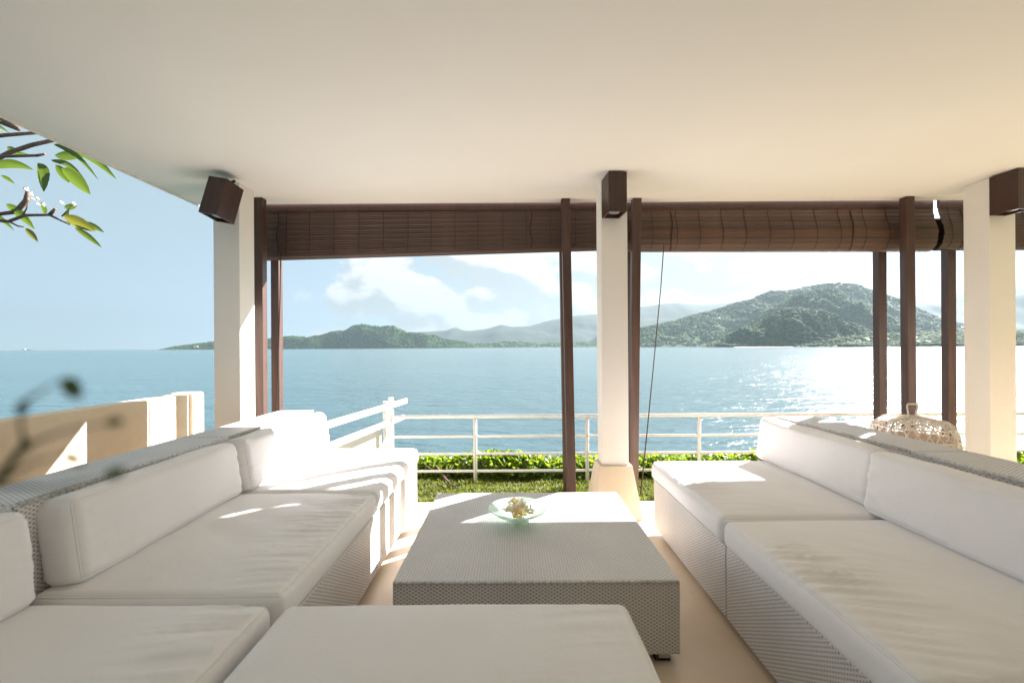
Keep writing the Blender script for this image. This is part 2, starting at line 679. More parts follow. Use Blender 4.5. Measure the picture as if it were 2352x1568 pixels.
def ridge(name, prof, d, front, back, seed, mat, rough=0.06, nu=160, nv=40, lump=60.0, kind='structure'):
    """a hill: its crest runs through prof (x, height) at distance d, its slopes go down to the sea in front and behind"""
    px = np.array([p[0] for p in prof], float)
    pz = np.array([p[1] for p in prof], float)
    h0, h1 = max(pz[0], 1), max(pz[-1], 1)
    px = np.concatenate([[px[0] - 1.3 * h0 - 1], px, [px[-1] + 1.3 * h1 + 1]])
    pz = np.concatenate([[SEA_Z - 2], pz, [SEA_Z - 2]])
    u = np.linspace(px[0], px[-1], nu)
    z = np.interp(u, px, pz)
    k = np.array([0.25, 0.5, 0.25])
    zs = np.convolve(np.pad(z, 1, mode='edge'), k, mode='valid')
    t = np.concatenate([np.linspace(-1, 0, nv), np.linspace(0, 1, nv // 2)[1:]])
    U, T = np.meshgrid(u, t)
    base = SEA_Z - 2.0
    Z0 = np.interp(U, u, zs) - base
    s = np.where(T < 0, 1 - np.abs(T) ** 1.35, 1 - T ** 1.5)
    Y = np.where(T < 0, d + T * front, d + T * back)
    nz = fbm(np.stack([U / lump, Y / lump, U * 0], -1), 4, seed)
    env = np.clip(1 - np.abs(s - 0.5) * 2, 0, 1) * 0.9 + 0.1
    # gullies run down the slope
    gul = fbm(np.stack([U / (lump * 1.4), Y / (lump * 5), U * 0 + 3], -1), 3, seed + 9)
    Zs = base + Z0 * s + Z0 * env * (nz * rough * 1.6 + gul * rough * 2.4)
    Zs = np.maximum(Zs, base)
    verts = np.stack([U, Y, Zs], -1).reshape(-1, 3)
    nvv, nuu = U.shape
    idx = np.arange(nvv * nuu).reshape(nvv, nuu)
    faces = np.stack([idx[:-1, :-1], idx[:-1, 1:], idx[1:, 1:], idx[1:, :-1]], -1).reshape(-1, 4)
    o = link(name, np_mesh(name, verts, faces, mat, True))
    o['kind'] = kind
    HILLS[name] = (U, Y, Zs)
    return o


PA = [(400, 10), (471, 45.8), (537, 74.5), (646, 95.7), (777, 131.2), (879, 159.7), (996, 191.7), (1083, 220.3), (1178, 241.5), (1287, 259.0), (1360, 263.7), (1432, 250.9), (1519, 210.4), (1621, 155.2), (1664, 125.8), (1751, 99.8), (1846, 73.8), (1955, 36.8), (2100, 12)]
PB = [(725, 6.5), (813, 37.5), (908, 112.7), (978, 150.2), (1042, 178.2), (1117, 203.0), (1162, 205.9), (1212, 180.4), (1269, 148.4), (1319, 135.5), (1382, 90.9), (1445, 58.9), (1508, 33.3), (1571, 4.5)]
PC = [(659, 1.3), (681, 8.4), (726, 49.7), (787, 71.6), (826, 93.5), (871, 112.7), (921, 119.6), (982, 114.8), (1026, 103.4), (1048, 81.1), (1092, 69.7), (1126, 47.3), (1159, 24.9), (1192, 8.0), (1236, 0.0)]
PD = [(800, 0.5), (870, 4.5), (904, 14), (963, 25), (1005, 28), (1094, 32), (1174, 34), (1258, 34), (1384, 32), (1550, 34)]
PM = [(4699, 557.5), (5073, 629.8), (5347, 702.8), (5496, 721.8), (5795, 712.5), (6144, 752.7), (6467, 765.6), (6816, 843.1), (7214, 915.3), (7563, 938.1), (7936, 861.2), (8681, 632.7)]
PM2 = [(3597, 177.6), (3855, 262.1), (4114, 277.8), (4372, 293.4), (4476, 327.2), (4804, 411.4), (5028, 496.1), (5321, 546.0), (5837, 370.6)]
PL = [(1400, 475.2), (1923, 549.3), (2209, 625.7), (2444, 650.3), (2704, 622.7), (2938, 616.0), (3303, 650.2), (3615, 591.1), (4135, 509.8)]
PL2 = [(1126, 252.9), (1413, 289.5), (1758, 306.5), (1987, 266.8), (2273, 169.4)]
PH = [(-2670, 6), (-2630, 24), (-2549, 35.2), (-2453, 45.7), (-2359, 58.9), (-2205, 64.8), (-2039, 70.7), (-1833, 90.1), (-1708, 93.5), (-1612, 81.9), (-1516, 102.0), (-1433, 129.0), (-1309, 139.3), (-1239, 173.3), (-1175, 186.7), (-1129, 175.4), (-1060, 168.1), (-936, 171.5), (-881, 146.3), (-826, 118.4), (-716, 115.0), (-606, 96.4), (-551, 68.5), (-468, 54.2), (-386, 44.1), (-276, 15.9)]
PF = [(-2143, 151.8), (-1875, 203.8), (-1607, 228.9), (-1339, 240.7), (-1178, 247.8), (-964, 265.2), (-869, 310.2), (-749, 263.9), (-642, 255.2), (-374, 288.4), (-159, 346.0), (1, 312.9), (269, 324.7), (538, 403.4), (726, 434.4), (994, 486.4), (1289, 511.4), (1611, 557.7), (2013, 608.8), (2415, 659.9), (2682, 551.1), (3217, 413.9)]
PK = [(-523, 15), (-403, 24), (-224, 28), (-75, 45), (30, 48), (149, 30), (299, 32), (448, 34), (717, 38), (896, 46), (1105, 60), (1343, 25.0)]
ridge('forested_hill', [(x * 1.42, z * 1.42) for x, z in PA], 2700, 560, 700, 11, M_FOREST, 0.09, 220, 60, 170)
ridge('hill_shoulder', [(x * 1.21, z * 1.21) for x, z in PB], 2000, 260, 300, 21, M_FOREST, 0.08, 160, 50, 100)
ridge('shore_knoll', PC, 1450, 120, 190, 31, M_FOREST, 0.10, 150, 44, 60)
ridge('coastal_plain', PD, 1130, 190, 700, 41, M_FOREST, 0.05, 100, 40, 60)
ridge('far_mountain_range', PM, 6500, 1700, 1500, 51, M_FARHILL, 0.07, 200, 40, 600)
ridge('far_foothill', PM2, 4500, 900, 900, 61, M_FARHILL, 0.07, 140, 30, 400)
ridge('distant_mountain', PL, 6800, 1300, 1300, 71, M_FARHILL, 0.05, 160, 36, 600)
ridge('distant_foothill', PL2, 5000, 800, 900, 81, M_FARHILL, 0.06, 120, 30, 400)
ridge('headland', PH, 3600, 210, 420, 91, M_FOREST, 0.09, 240, 44, 110)
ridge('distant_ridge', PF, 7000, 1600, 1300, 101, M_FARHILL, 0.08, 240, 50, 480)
ridge('coastal_strip', PK, 3900, 260, 500, 111, M_FOREST, 0.10, 140, 24, 90)


def icosphere(sub):
    bm = bmesh.new()
    bmesh.ops.create_icosphere(bm, subdivisions=sub, radius=1.0)
    v = np.array([x.co[:] for x in bm.verts])
    f = np.array([[q.index for q in p.verts] for p in bm.faces])
    bm.free()
    return v, f


def crowns(name, hill, n, smin, smax, sub, seed, label, tmin=-1.0, jitter=0.28, flat=0.75, over=0.06):
    U, Y, Z = HILLS[hill]
    rng = np.random.default_rng(seed)
    nr, nc = U.shape
    V0, F0 = icosphere(sub)
    shapes = []
    for k in range(8):
        dsp = 1 + jitter * fbm(V0 * 1.9 + k * 9.1, 2, seed + k)
        shapes.append(V0 * dsp[:, None])
    ridge_row = nr * 2 // 3
    i = rng.uniform(0, ridge_row + nr * over, n)
    i = np.where(i < nr * (1 + tmin) * 0.5, rng.uniform(nr * (1 + tmin) * 0.5, ridge_row, n), i)
    j = rng.uniform(0, nc - 1.01, n)
    i0 = np.clip(i.astype(int), 0, nr - 2)
    j0 = j.astype(int)
    fi, fj = i - i0, j - j0

    def bil(A):
        return (A[i0, j0] * (1 - fi) * (1 - fj) + A[i0 + 1, j0] * fi * (1 - fj) + A[i0, j0 + 1] * (1 - fi) * fj + A[i0 + 1, j0 + 1] * fi * fj)
    x, y, z = bil(U), bil(Y), bil(Z)
    keep = z > SEA_Z + 1.2
    x, y, z = x[keep], y[keep], z[keep]
    sz = rng.uniform(smin, smax, len(x)) * (0.8 + 0.5 * np.clip(fbm(np.stack([x / 60, y / 60, x * 0], -1), 2, seed), -0.6, 1))
    ang = rng.uniform(0, 6.28, len(x))
    allv, allf, off = [], [], 0
    for q in range(len(x)):
        s = shapes[q % 8]
        c, si = math.cos(ang[q]), math.sin(ang[q])
        vv = np.stack([s[:, 0] * c - s[:, 1] * si, s[:, 0] * si + s[:, 1] * c, s[:, 2] * flat], -1) * sz[q]
        vv += (x[q], y[q], z[q] + sz[q] * 0.05)
        allv.append(vv)
        allf.append(F0 + off)
        off += len(s)
    o = link(name, np_mesh(name, np.concatenate(allv), np.concatenate(allf), M_FOREST, True))
    tag(o, label, None, None, 'stuff')
    return o


crowns('hillside_forest', 'forested_hill', 7500, 7.0, 12.5, 2, 1, 'hazy tree canopy covering the tall hill across the bay')
crowns('hillside_forest', 'hill_shoulder', 3600, 5.5, 10.0, 2, 2, 'dark tree canopy on the shoulder in front of the tall hill')
crowns('hillside_forest', 'shore_knoll', 2600, 4.0, 8.0, 2, 3, 'green lumpy tree canopy on the low knoll at the shore', over=0.15)
crowns('shoreline_wood', 'coastal_plain', 8500, 4.5, 8.0, 2, 4, 'mixed low trees on the coastal plain right of the hill', over=0.28)
crowns('headland_forest', 'headland', 3200, 6.0, 12.0, 1, 5, 'hazy tree canopy covering the far headland')
crowns('coastal_wood', 'coastal_strip', 1000, 7.0, 13.0, 1, 6, 'thin hazy line of trees along the far shore')

# beach in front of the plain and the knoll
bx = np.linspace(640, 1560, 60)
by0 = 1310 - np.interp(bx, [640, 1000, 1250, 1560], [0, 40, 330, 420])
bv = []
for x_, y_ in zip(bx, by0):
    w = 6 + 5 * math.sin(x_ * 0.013)
    bv += [(x_, y_ - w, SEA_Z - 0.3), (x_, y_ - w * 0.4, SEA_Z + 0.5), (x_, y_ + 9, SEA_Z + 1.2)]
bf = []
for q in range(len(bx) - 1):
    for r_ in (0, 1):
        a = q * 3 + r_
        bf.append((a, a + 3, a + 4, a + 1))
struct(MB().add(bv, bf).build('beach', M_SAND, smooth=True))

# ================================================================== PAVILION
for i, (cx, lab) in enumerate(((-2.398, 'square cream pillar at the open left corner, catching a diagonal of sun'),
                               (0.867, 'square cream pillar with flared base behind the wicker table'),
                               (4.133, 'square cream pillar behind the right sofa'))):
    p = empty('pillar', (cx, 3.94, 0))
    tag(p, lab, 'pillar', 'cream pillars holding up the terrace roof')
    MB().box(-0.11, 0.11, -0.11, 0.11, 0.40, CEIL - 0.001).build('shaft', M_PILLAR, p, bevel=0.004)
    pl = MB()
    a, b = 0.205, 0.135
    pl.add([(-a, -a, 0.0), (a, -a, 0.0), (a, a, 0.0), (-a, a, 0.0), (-b, -b, 0.432), (b, -b, 0.432), (b, b, 0.432), (-b, b, 0.432)],
           [(3, 2, 1, 0), (4, 5, 6, 7), (0, 1, 5, 4), (1, 2, 6, 5), (2, 3, 7, 6), (3, 0, 4, 7)])
    pl.build('plinth', M_WALL, p, bevel=0.006)

# ------------------------------------------------------------------ wooden poles
POLES = [
    ((-2.345, 4.25), (-2.345, 4.25), CEIL - 0.001, 'brown wooden pole beside the left pillar, inside the dark blind'),
    ((-2.405, 4.66), (-2.405, 4.66), 2.95, 'brown wooden pole outside the dark blind, next to the left pillar'),
    ((0.515, 4.33), (0.558, 4.33), CEIL - 0.001, 'brown wooden pole left of the middle pillar, in front of the dark blind'),
    ((0.525, 4.66), (0.560, 4.66), 2.95, 'brown wooden pole just behind the one left of the middle pillar'),
    ((1.19, 4.33), (1.14, 4.33), CEIL - 0.001, 'brown wooden pole right of the middle pillar, in front of the warm brown blind'),
    ((1.185, 4.66), (1.165, 4.66), 2.95, 'brown wooden pole half hidden behind the right side of the middle pillar'),
    ((3.765, 4.33), (3.775, 4.33), CEIL - 0.001, 'dark brown wooden pole behind the woven basket, inside the warm brown blind'),
    ((3.77, 4.66), (3.765, 4.66), 2.95, 'dark brown wooden pole outside the blind, left of the woven basket'),
    ((4.475, 4.66), (4.47, 4.66), 2.95, 'red brown wooden pole between the woven basket and the right pillar'),
]
for (tx, ty), (bx_, by_), top, lab in POLES:
    m = MB()
    w = 0.041
    m.add([(-w, -w, 0), (w, -w, 0), (w, w, 0), (-w, w, 0)] + [(tx - bx_ + sx * w, ty - by_ + sy * w, top - GRASS_Z) for sx, sy in ((-1, -1), (1, -1), (1, 1), (-1, 1))],
          [(3, 2, 1, 0), (4, 5, 6, 7), (0, 1, 5, 4), (1, 2, 6, 5), (2, 3, 7, 6), (3, 0, 4, 7)])
    o = m.build('wooden_pole', M_POLE, bevel=0.006, loc=(bx_, by_, GRASS_Z))
    tag(o, lab, 'pole', 'brown wooden poles carrying the bamboo blinds')


# ------------------------------------------------------------------ bamboo blinds
def blind(x0, x1, label, path, pitch, drop_l, drop_r, mats, cord_gap, bulge_cords, seed, stub_end=False):
    """path: list of (dy, dz) points, measured from the head batten; slats lie along it"""
    rng = random.Random(seed)
    L = x1 - x0
    root = empty('bamboo_blind', (x0, 4.475, CEIL + 0.06))
    tag(root, label, 'blind', 'rolled bamboo blinds along the sea side')
    MB().box(0, L, -0.014, 0.018, -0.118, 0.0).build('head_batten', M_BOX, root, bevel=0.003)
    # resample path
    pts = [Vector((0, y, z)) for y, z in path]
    acc = [0.0]
    for a, b in zip(pts, pts[1:]):
        acc.append(acc[-1] + (b - a).length)
    n = int(acc[-1] / pitch)
    tot_drop = -min(z for _, z in path)

    def at(s):
        for q in range(len(acc) - 1):
            if s <= acc[q + 1] + 1e-9:
                t = (s - acc[q]) / (acc[q + 1] - acc[q])
                return pts[q].lerp(pts[q + 1], t), (pts[q + 1] - pts[q]).normalized()
        return pts[-1], (pts[-1] - pts[-2]).normalized()
    hh = pitch * 0.60
    bul = 0.0022 + pitch * 0.10
    prof = [(0.003, -hh), (0.001, -hh), (-bul * 0.75, -hh * 0.62), (-bul, 0.0), (-bul * 0.75, hh * 0.62), (0.001, hh), (0.003, hh)]
    k_ = len(prof)
    slat_m = [MB().add([(x, y, z) for x in (0, L) for y, z in prof], [(i, i + 1, i + 1 + k_, i + k_) for i in range(k_ - 1)] + [(k_ - 1, 0, k_, 2 * k_ - 1), tuple(range(k_ - 1, -1, -1)), tuple(range(k_, 2 * k_))]).mesh('slat', mm) for mm in mats]
    for i in range(n):
        p, t = at((i + 0.5) * pitch)
        frac = min(1.0, -p.z / tot_drop)
        o = link('slat', slat_m[0 if rng.random() < 0.6 else -1], root)
        ang = math.atan2(t.y, -t.z)
        tilt = -(drop_r - drop_l) * frac / L
        o.rotation_euler = (Matrix.Rotation(tilt * -1.0, 3, 'Y') @ Matrix.Rotation(ang, 3, 'X')).to_euler()
        o.location = (rng.uniform(-0.006, 0.006), p.y + (0.0008 if i % 2 else -0.0008) + rng.uniform(-0.0008, 0.0008), p.z - drop_l * frac + rng.uniform(-0.001, 0.001))
    # stitched cords that hold the slats
    front = [at(s)[0] for s in np.linspace(0, acc[-1] * 0.62, 26)]
    cm = MB().tube([(0, p.y - 0.0085, p.z) for p in front], 0.0024, 5).mesh('stitch_cord', M_CORD)
    k = 0
    x = cord_gap * 0.35
    while x < L - 0.03:
        f = x / L
        dd = drop_l + (drop_r - drop_l) * f
        o = link('stitch_cord', cm, root, (x, -0.001, 0))
        o.scale = (1, 1, 1 + dd / tot_drop)
        x += cord_gap * rng.uniform(0.95, 1.05)
        k += 1
    # lifting cords looped right round the roll
    for xx in bulge_cords:
        f = xx / L
        dd = drop_l + (drop_r - drop_l) * f
        loop = [(xx + 0.01 * math.sin(q * 0.4), p.y - 0.012, p.z * (1 + dd / tot_drop)) for q, p in enumerate(front[2:])]
        MB().tube(loop, 0.005, 6).build('lifting_cord', M_CORD, root)
    return root


PI = math.pi
# flat hanging part, then rolled at the bottom
flat_path = [(0.0, -0.09), (-0.004, -0.2), (-0.010, -0.35), (-0.018, -0.44), (-0.024, -0.49), (-0.020, -0.515), (0.0, -0.53), (0.03, -0.525), (0.045, -0.49), (0.048, -0.42), (0.04, -0.36)]
blind(-2.53, 0.99, 'dark brown bamboo blind on the left, rolled up and sagging to the left', flat_path, 0.0225, 0.062, -0.022, [M_SLAT_A, M_SLAT_A], 0.235, [0.24, 2.72], 5)
roll = [(0.0, -0.09), (-0.004, -0.16), (-0.012, -0.20)]
for k in range(0, 15):
    a = R(60) + k * R(24)
    roll.append((0.015 - 0.0 - 0.105 * math.sin(a) * 1.0 + 0.03, -0.37 + 0.155 * math.cos(a)))
blind(1.06, 4.14, 'warm brown bamboo blind between the middle and right pillars, bulging roll', roll, 0.041, -0.005, 0.012, [M_SLAT_B, M_SLAT_A], 0.232, [0.50, 2.26], 6)
blind(4.20, 7.30, 'dark brown bamboo blind passing behind the right pillar', roll, 0.034, 0.0, 0.0, [M_SLAT_A, M_SLAT_A], 0.232, [0.2, 2.6], 8)
# pull cords hanging from the blinds
tag(MB().tube([(-2.24, 4.42, 2.36), (-2.25, 4.42, 1.9), (-2.27, 4.41, 1.2), (-2.295, 4.40, 0.6)], 0.006, 6).build('pull_cord', M_CORD),
    'dark pull cord hanging from the left end of the dark blind', 'cord', 'pull cords hanging from the blinds')
tag(MB().tube([(1.46, 4.36, 2.40), (1.43, 4.36, 2.0), (1.36, 4.36, 1.3), (1.285, 4.35, 0.6), (1.22, 4.345, 0.02)], [0.0048] * 3 + [0.006, 0.007], 6).build('pull_cord', M_CORD),
    'slanting pull cord from the warm brown blind down beside the middle pillar', 'cord', 'pull cords hanging from the blinds')


# ------------------------------------------------------------------ box lamps on the pillars
def box_lamp(loc, rot, label, h=0.315, w=0.150, dp=0.20, bracket=False):
    root = empty('wall_lamp', loc, rot)
    tag(root, label, 'lamp', 'brown wooden box lamps high on the pillars')
    t = 0.014
    m = MB()
    m.box(-w / 2, w / 2, -dp / 2, -dp / 2 + t, -h / 2, h / 2)
    m.box(-w / 2, w / 2, dp / 2 - t, dp / 2, -h / 2, h / 2)
    m.box(-w / 2, -w / 2 + t, -dp / 2 + t, dp / 2 - t, -h / 2, h / 2)
    m.box(w / 2 - t, w / 2, -dp / 2 + t, dp / 2 - t, -h / 2, h / 2)
    m.box(-w / 2 + t, w / 2 - t, -dp / 2 + t, dp / 2 - t, h / 2 - t, h / 2)
    m.build('box', M_BOX, root)
    MB().box(-w / 2 + t, w / 2 - t, -dp / 2 + t, dp / 2 - t, -h / 2 + 0.03, -h / 2 + 0.036).build('recess_plate', M_LAMPIN, root)
    MB().lathe([(0.001, -0.012), (0.035, -0.010), (0.048, 0.0), (0.05, 0.01)], 20, (0, 0, -h / 2 + 0.024)).build('bulb_ring', M_STEEL, root, smooth=True)
    if bracket:
        MB().tube([(0.0, 0.0, h / 2), (0.0, 0.03, h / 2 + 0.02), (0.01, 0.06, h / 2 + 0.05)], 0.012, 8).build('bracket', M_BLACK, root)
    return root


box_lamp((0.842, 3.722, 2.662), (R(0), 0, R(4)), 'upright brown box lamp on the middle pillar')
box_lamp((4.085, 3.715, 2.662), (0, 0, R(6)), 'upright brown box lamp on the right pillar, cut by the photo edge')
box_lamp((-2.315, 3.64, 2.615), (R(-8), R(11), R(-8)), 'tilted dark brown box lamp hanging at the top of the left pillar', 0.30, 0.16, 0.19, True)

# ------------------------------------------------------------------ low stucco wall on the left
wr = empty('low_wall', (-3.01, 0, 0))
tag(wr, 'low cream stucco wall along the open left side of the terrace', 'wall')
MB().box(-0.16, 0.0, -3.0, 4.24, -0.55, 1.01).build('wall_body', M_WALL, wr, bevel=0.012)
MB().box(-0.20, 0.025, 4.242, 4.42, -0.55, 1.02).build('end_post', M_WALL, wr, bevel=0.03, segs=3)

# ------------------------------------------------------------------ railing on the lawn edge
rr = empty('railing', (0, 5.02, GRASS_Z))
tag(rr, 'white metal pipe railing along the seaward lawn edge', 'railing')
for k, x in enumerate((-1.335, -0.413, 0.822, 2.057, 3.292, 4.527, 5.762, 6.997)):
    MB().tube([(x, 0, 0), (x, 0, 0.735)], 0.020, 12).build('post', M_WHITE, rr, smooth=True)
for z, r_ in ((0.728, 0.0205), (0.508, 0.0145), (0.318, 0.0145), (0.128, 0.0145)):
    MB().tube([(-1.35, -0.002, z), (9.0, -0.002, z)], r_, 10).build('rail', M_WHITE, rr, smooth=True)

# stair fence and its white parapet beyond the left sofa
P0, P1 = Vector((-1.82, 4.36, 0)), Vector((-1.50, 6.43, 0))
dr = (P1 - P0).normalized()
yaw = math.atan2(dr.y, dr.x)
fr = empty('timber_fence', (P0.x, P0.y, GRASS_Z), (0, 0, yaw))
tag(fr, 'white timber fence with two slanting boards beyond the left sofa', 'fence')
LN = (P1 - P0).length
MB().box(-0.02, LN, -0.018, 0.018, 0.71, 0.775).build('board', M_WHITE, fr, bevel=0.004)
MB().box(-0.02, LN - 0.1, -0.018, 0.018, 0.50, 0.56).build('board', M_WHITE, fr, bevel=0.004)
for s in (0.02, 1.52, 1.68):
    MB().box(s - 0.03, s + 0.03, 0.019, 0.075, 0.0, 0.80 if s < 1.6 else 0.83).build('fence_post', M_WHITE, fr, bevel=0.004)
MB().tube([(1.15, -0.03, 0.22), (1.5, -0.03, 0.44)], 0.018, 8).build('brace', M_WHITE, fr)
pr = empty('parapet', (P0.x - 0.02, P0.y + 0.05, -0.4), (0, 0, yaw))
tag(pr, 'white plastered parapet below the timber fence', 'wall')
MB().box(0.0, 1.5, 0.09, 0.21, 0.0, 0.78).build('parapet_body', M_PILLAR, pr, bevel=0.01)

# ================================================================== LAWN AND HEDGE
nb = 60000
gx = RNG.uniform(-2.4, 5.6, nb)
gy = RNG.uniform(FLOOR_Y1 + 0.01, 5.75, nb)
gh = RNG.uniform(0.012, 0.036, nb) * (1 + 0.5 * fbm(np.stack([gx * 2.5, gy * 2.5, gx * 0], -1), 2, 5))
ga = RNG.uniform(0, 6.283, nb)
gw = RNG.uniform(0.0025, 0.005, nb)
lean = RNG.uniform(0.2, 1.1, nb) * gh
dx, dy = np.cos(ga), np.sin(ga)
base = np.stack([gx, gy, np.full(nb, GRASS_Z)], -1)
side = np.stack([-dy * gw, dx * gw, np.zeros(nb)], -1)
v0, v1 = base - side, base + side
mid = base + np.stack([dx * lean * 0.4, dy * lean * 0.4, gh * 0.65], -1)
v2, v3 = mid + side * 0.8, mid - side * 0.8
v4 = base + np.stack([dx * lean, dy * lean, gh], -1)
V = np.stack([v0, v1, v2, v3, v4, v4 + side * 0.05], 1).reshape(-1, 3)
b6 = np.arange(nb)[:, None] * 6
F = np.concatenate([b6 + np.array([[0, 1, 2, 3]]), b6 + np.array([[3, 2, 5, 4]])], 0)
tag(link('grass', np_mesh('grass', V, F, M_GRASS)), 'short green lawn between the terrace and the hedge', None, None, 'stuff')


def leaf_cloud(n, cx, cy, cz, ln, wd, up_bias, rng, fold=0.25):
    """folded oval leaves at the given centres"""
    yaw_ = rng.uniform(0, 6.283, n)
    pit = rng.normal(0.25, 0.55, n) + up_bias
    rol = rng.normal(0, 0.5, n)
    shape = np.array([(0, 0, 0), (0.25, 0.38, fold * 0.3), (0.6, 0.5, fold * 0.42), (0.9, 0.25, fold * 0.2), (1.0, 0, -0.05),
                      (0.9, -0.25, fold * 0.2), (0.6, -0.5, fold * 0.42), (0.25, -0.38, fold * 0.3), (0.5, 0, 0)])
    faces = np.array([(0, 1, 2, 8), (8, 2, 3, 4), (0, 8, 6, 7), (8, 4, 5, 6)])
    L = ln[:, None]
    W = wd[:, None]
    x = shape[None, :, 0] * L
    y = shape[None, :, 1] * W
    z = shape[None, :, 2] * W - 0.18 * (shape[None, :, 0] ** 2) * L
    cr, sr = np.cos(rol)[:, None], np.sin(rol)[:, None]
    y, z = y * cr - z * sr, y * sr + z * cr
    cp, sp = np.cos(pit)[:, None], np.sin(pit)[:, None]
    x, z = x * cp - z * sp, x * sp + z * cp
    cw, sw = np.cos(yaw_)[:, None], np.sin(yaw_)[:, None]
    x, y = x * cw - y * sw, x * sw + y * cw
    V = np.stack([x + cx[:, None], y + cy[:, None], z + cz[:, None]], -1).reshape(-1, 3)
    F = (np.arange(n)[:, None, None] * 9 + faces[None]).reshape(-1, 4)
    return V, F


hroot = empty('hedge', (2.3, 5.45, GRASS_Z))
tag(hroot, 'low bright green creeper hedge behind the railing', 'hedge')
nh = 17000
hx = RNG.uniform(-1.28, 6.8, nh)
hyu = RNG.uniform(-1, 1, nh)
top_h = 0.20 + 0.055 * fbm(np.stack([hx * 2.6, hx * 0, hx * 0], -1), 3, 17)
prof_h = np.sqrt(np.clip(1 - hyu ** 2, 0, 1))
hz = prof_h * top_h * RNG.uniform(0.45, 1.05, nh) ** 0.6
hy = 5.38 + hyu * 0.26 + 0.03 * fbm(np.stack([hx * 3, hx * 0 + 4, hx * 0], -1), 2, 19)
Vh, Fh = leaf_cloud(nh, hx - 2.3, hy - 5.45, hz, RNG.uniform(0.038, 0.08, nh), RNG.uniform(0.028, 0.055, nh), 0.15, RNG)
o = link('foliage', np_mesh('foliage', Vh, Fh, M_HEDGE, True), hroot)
o['kind'] = 'stuff'
st = MB()
rg = random.Random(3)
for k in range(150):
    x = rg.uniform(-1.25, 6.7)
    y = rg.uniform(5.15, 5.55)
    st.tube([(x - 2.3, y - 5.45, 0), (x + rg.uniform(-.06, .06) - 2.3, y + rg.uniform(-.05, .05) - 5.45, 0.09), (x + rg.uniform(-.12, .12) - 2.3, y + rg.uniform(-.08, .08) - 5.45, 0.19)], [0.006, 0.005, 0.003], 5)
o = st.build('stems', M_BARK, hroot)
o['kind'] = 'stuff'
# dry branch lying against the bottom rail
tw_ = MB()
tw_.tube([(-0.62, 4.80, -0.045), (-0.72, 4.93, 0.0), (-0.80, 5.03, 0.06), (-0.86, 5.10, 0.11)], [0.006, 0.011, 0.013, 0.008], 7)
tw_.tube([(-0.80, 5.03, 0.06), (-0.92, 5.08, 0.08), (-1.0, 5.12, 0.13)], [0.009, 0.006, 0.004], 6)
tw_.tube([(-0.72, 4.93, 0.0), (-0.70, 5.02, 0.06), (-0.66, 5.08, 0.12)], [0.007, 0.005, 0.003], 6)
tag(tw_.build('dry_branch', M_BARK, smooth=True), 'bare dry branch leaning on the bottom rail in front of the hedge', 'branch')


# ================================================================== FURNITURE
def rounded_pos(p, half, r):
    inner = half - r
    q = np.clip(p, -inner, inner)
    d = p - q
    ln = np.linalg.norm(d, axis=-1, keepdims=True)
    ln = np.where(ln < 1e-9, 1, ln)
    return q + d / ln * r, d / ln


def cushion_fn(size, r, puff, side_puff, wr_amp, wr_side, seed, sag=0.0):
    """map from points on the box surface to the cushion's surface"""
    half = np.array(size) / 2

    def fn(p):
        pos, nrm = rounded_pos(p, half, r)
        u, v, w = p[:, 0] / half[0], p[:, 1] / half[1], p[:, 2] / half[2]
        fu, fv, fw = 1 - np.abs(u) ** 2.6, 1 - np.abs(v) ** 2.6, 1 - w ** 2
        cap = np.clip(np.abs(nrm[:, 2]), 0, 1) * np.sign(nrm[:, 2])
        pos = pos.copy()
        pos[:, 2] += cap * puff * (np.clip(fu, 0, 1) ** 0.55) * (np.clip(fv, 0, 1) ** 0.55)
        pos[:, 0] += nrm[:, 0] * side_puff * fw * (0.4 + 0.6 * fv)
        pos[:, 1] += nrm[:, 1] * side_puff * fw * (0.4 + 0.6 * fu)
        # ears: the four corners stay a little proud
        ear = (np.clip(np.abs(u), 0, 1) ** 14) * (np.clip(np.abs(v), 0, 1) ** 14)
        pos[:, 2] += cap * 0.004 * ear
        # soft lumps
        lump = fbm(np.stack([p[:, 0] * 3.2, p[:, 1] * 3.2, p[:, 2] * 3.2], -1), 3, seed)
        pos += nrm * (lump * 0.0035)[:, None]
        # gathers running in from the long edges
        if wr_amp > 0:
            top = np.clip(nrm[:, 2], 0, 1)
            d_front = (1 - wr_side * u) * half[0]
            e1 = np.exp(-(d_front - 0.13) ** 2 / (2 * 0.10 ** 2))
            along = p[:, 1] * 40 - p[:, 0] * 9 * wr_side + 1.6 * fbm(np.stack([p[:, 0] * 3, p[:, 1] * 2.2, p[:, 2] * 0], -1), 2, seed + 3)
            patch = np.clip(0.50 + 0.7 * fbm(np.stack([p[:, 0] * 1.1, p[:, 1] * 2.1, p[:, 2] * 0 + 7], -1), 2, seed + 5), 0, 1)
            n1 = vnoise(np.stack([along, p[:, 0] * 2.2, p[:, 2] * 0], -1), seed + 8)
            wv = 0.55 - 1.7 * np.abs(n1) ** 0.8
            pos[:, 2] += wr_amp * 0.55 * top * e1 * patch * wv
            diag = fbm(np.stack([p[:, 0] * 5 + p[:, 1] * 7, (p[:, 0] - p[:, 1]) * 1.5, p[:, 2] * 0 + 2], -1), 2, seed + 13)
            pos[:, 2] += wr_amp * 0.14 * top * diag * np.clip(fu * fv, 0, 1)
        else:
            dg = fbm(np.stack([p[:, 0] * 6 + p[:, 1] * 3, (p[:, 1] - p[:, 0]) * 2.2, p[:, 2] * 3], -1), 3, seed + 13)
            pos += nrm * (dg * 0.004)[:, None]
            edge = np.exp(-((1 - np.abs(v)) * half[1] - 0.04) ** 2 / (2 * 0.05 ** 2))
            pos += nrm * (edge * 0.006 * (0.5 - np.abs(vnoise(np.stack([p[:, 0] * 34, p[:, 1] * 5, p[:, 2] * 0], -1), seed + 21)) * 1.6))[:, None]
        return pos
    return fn


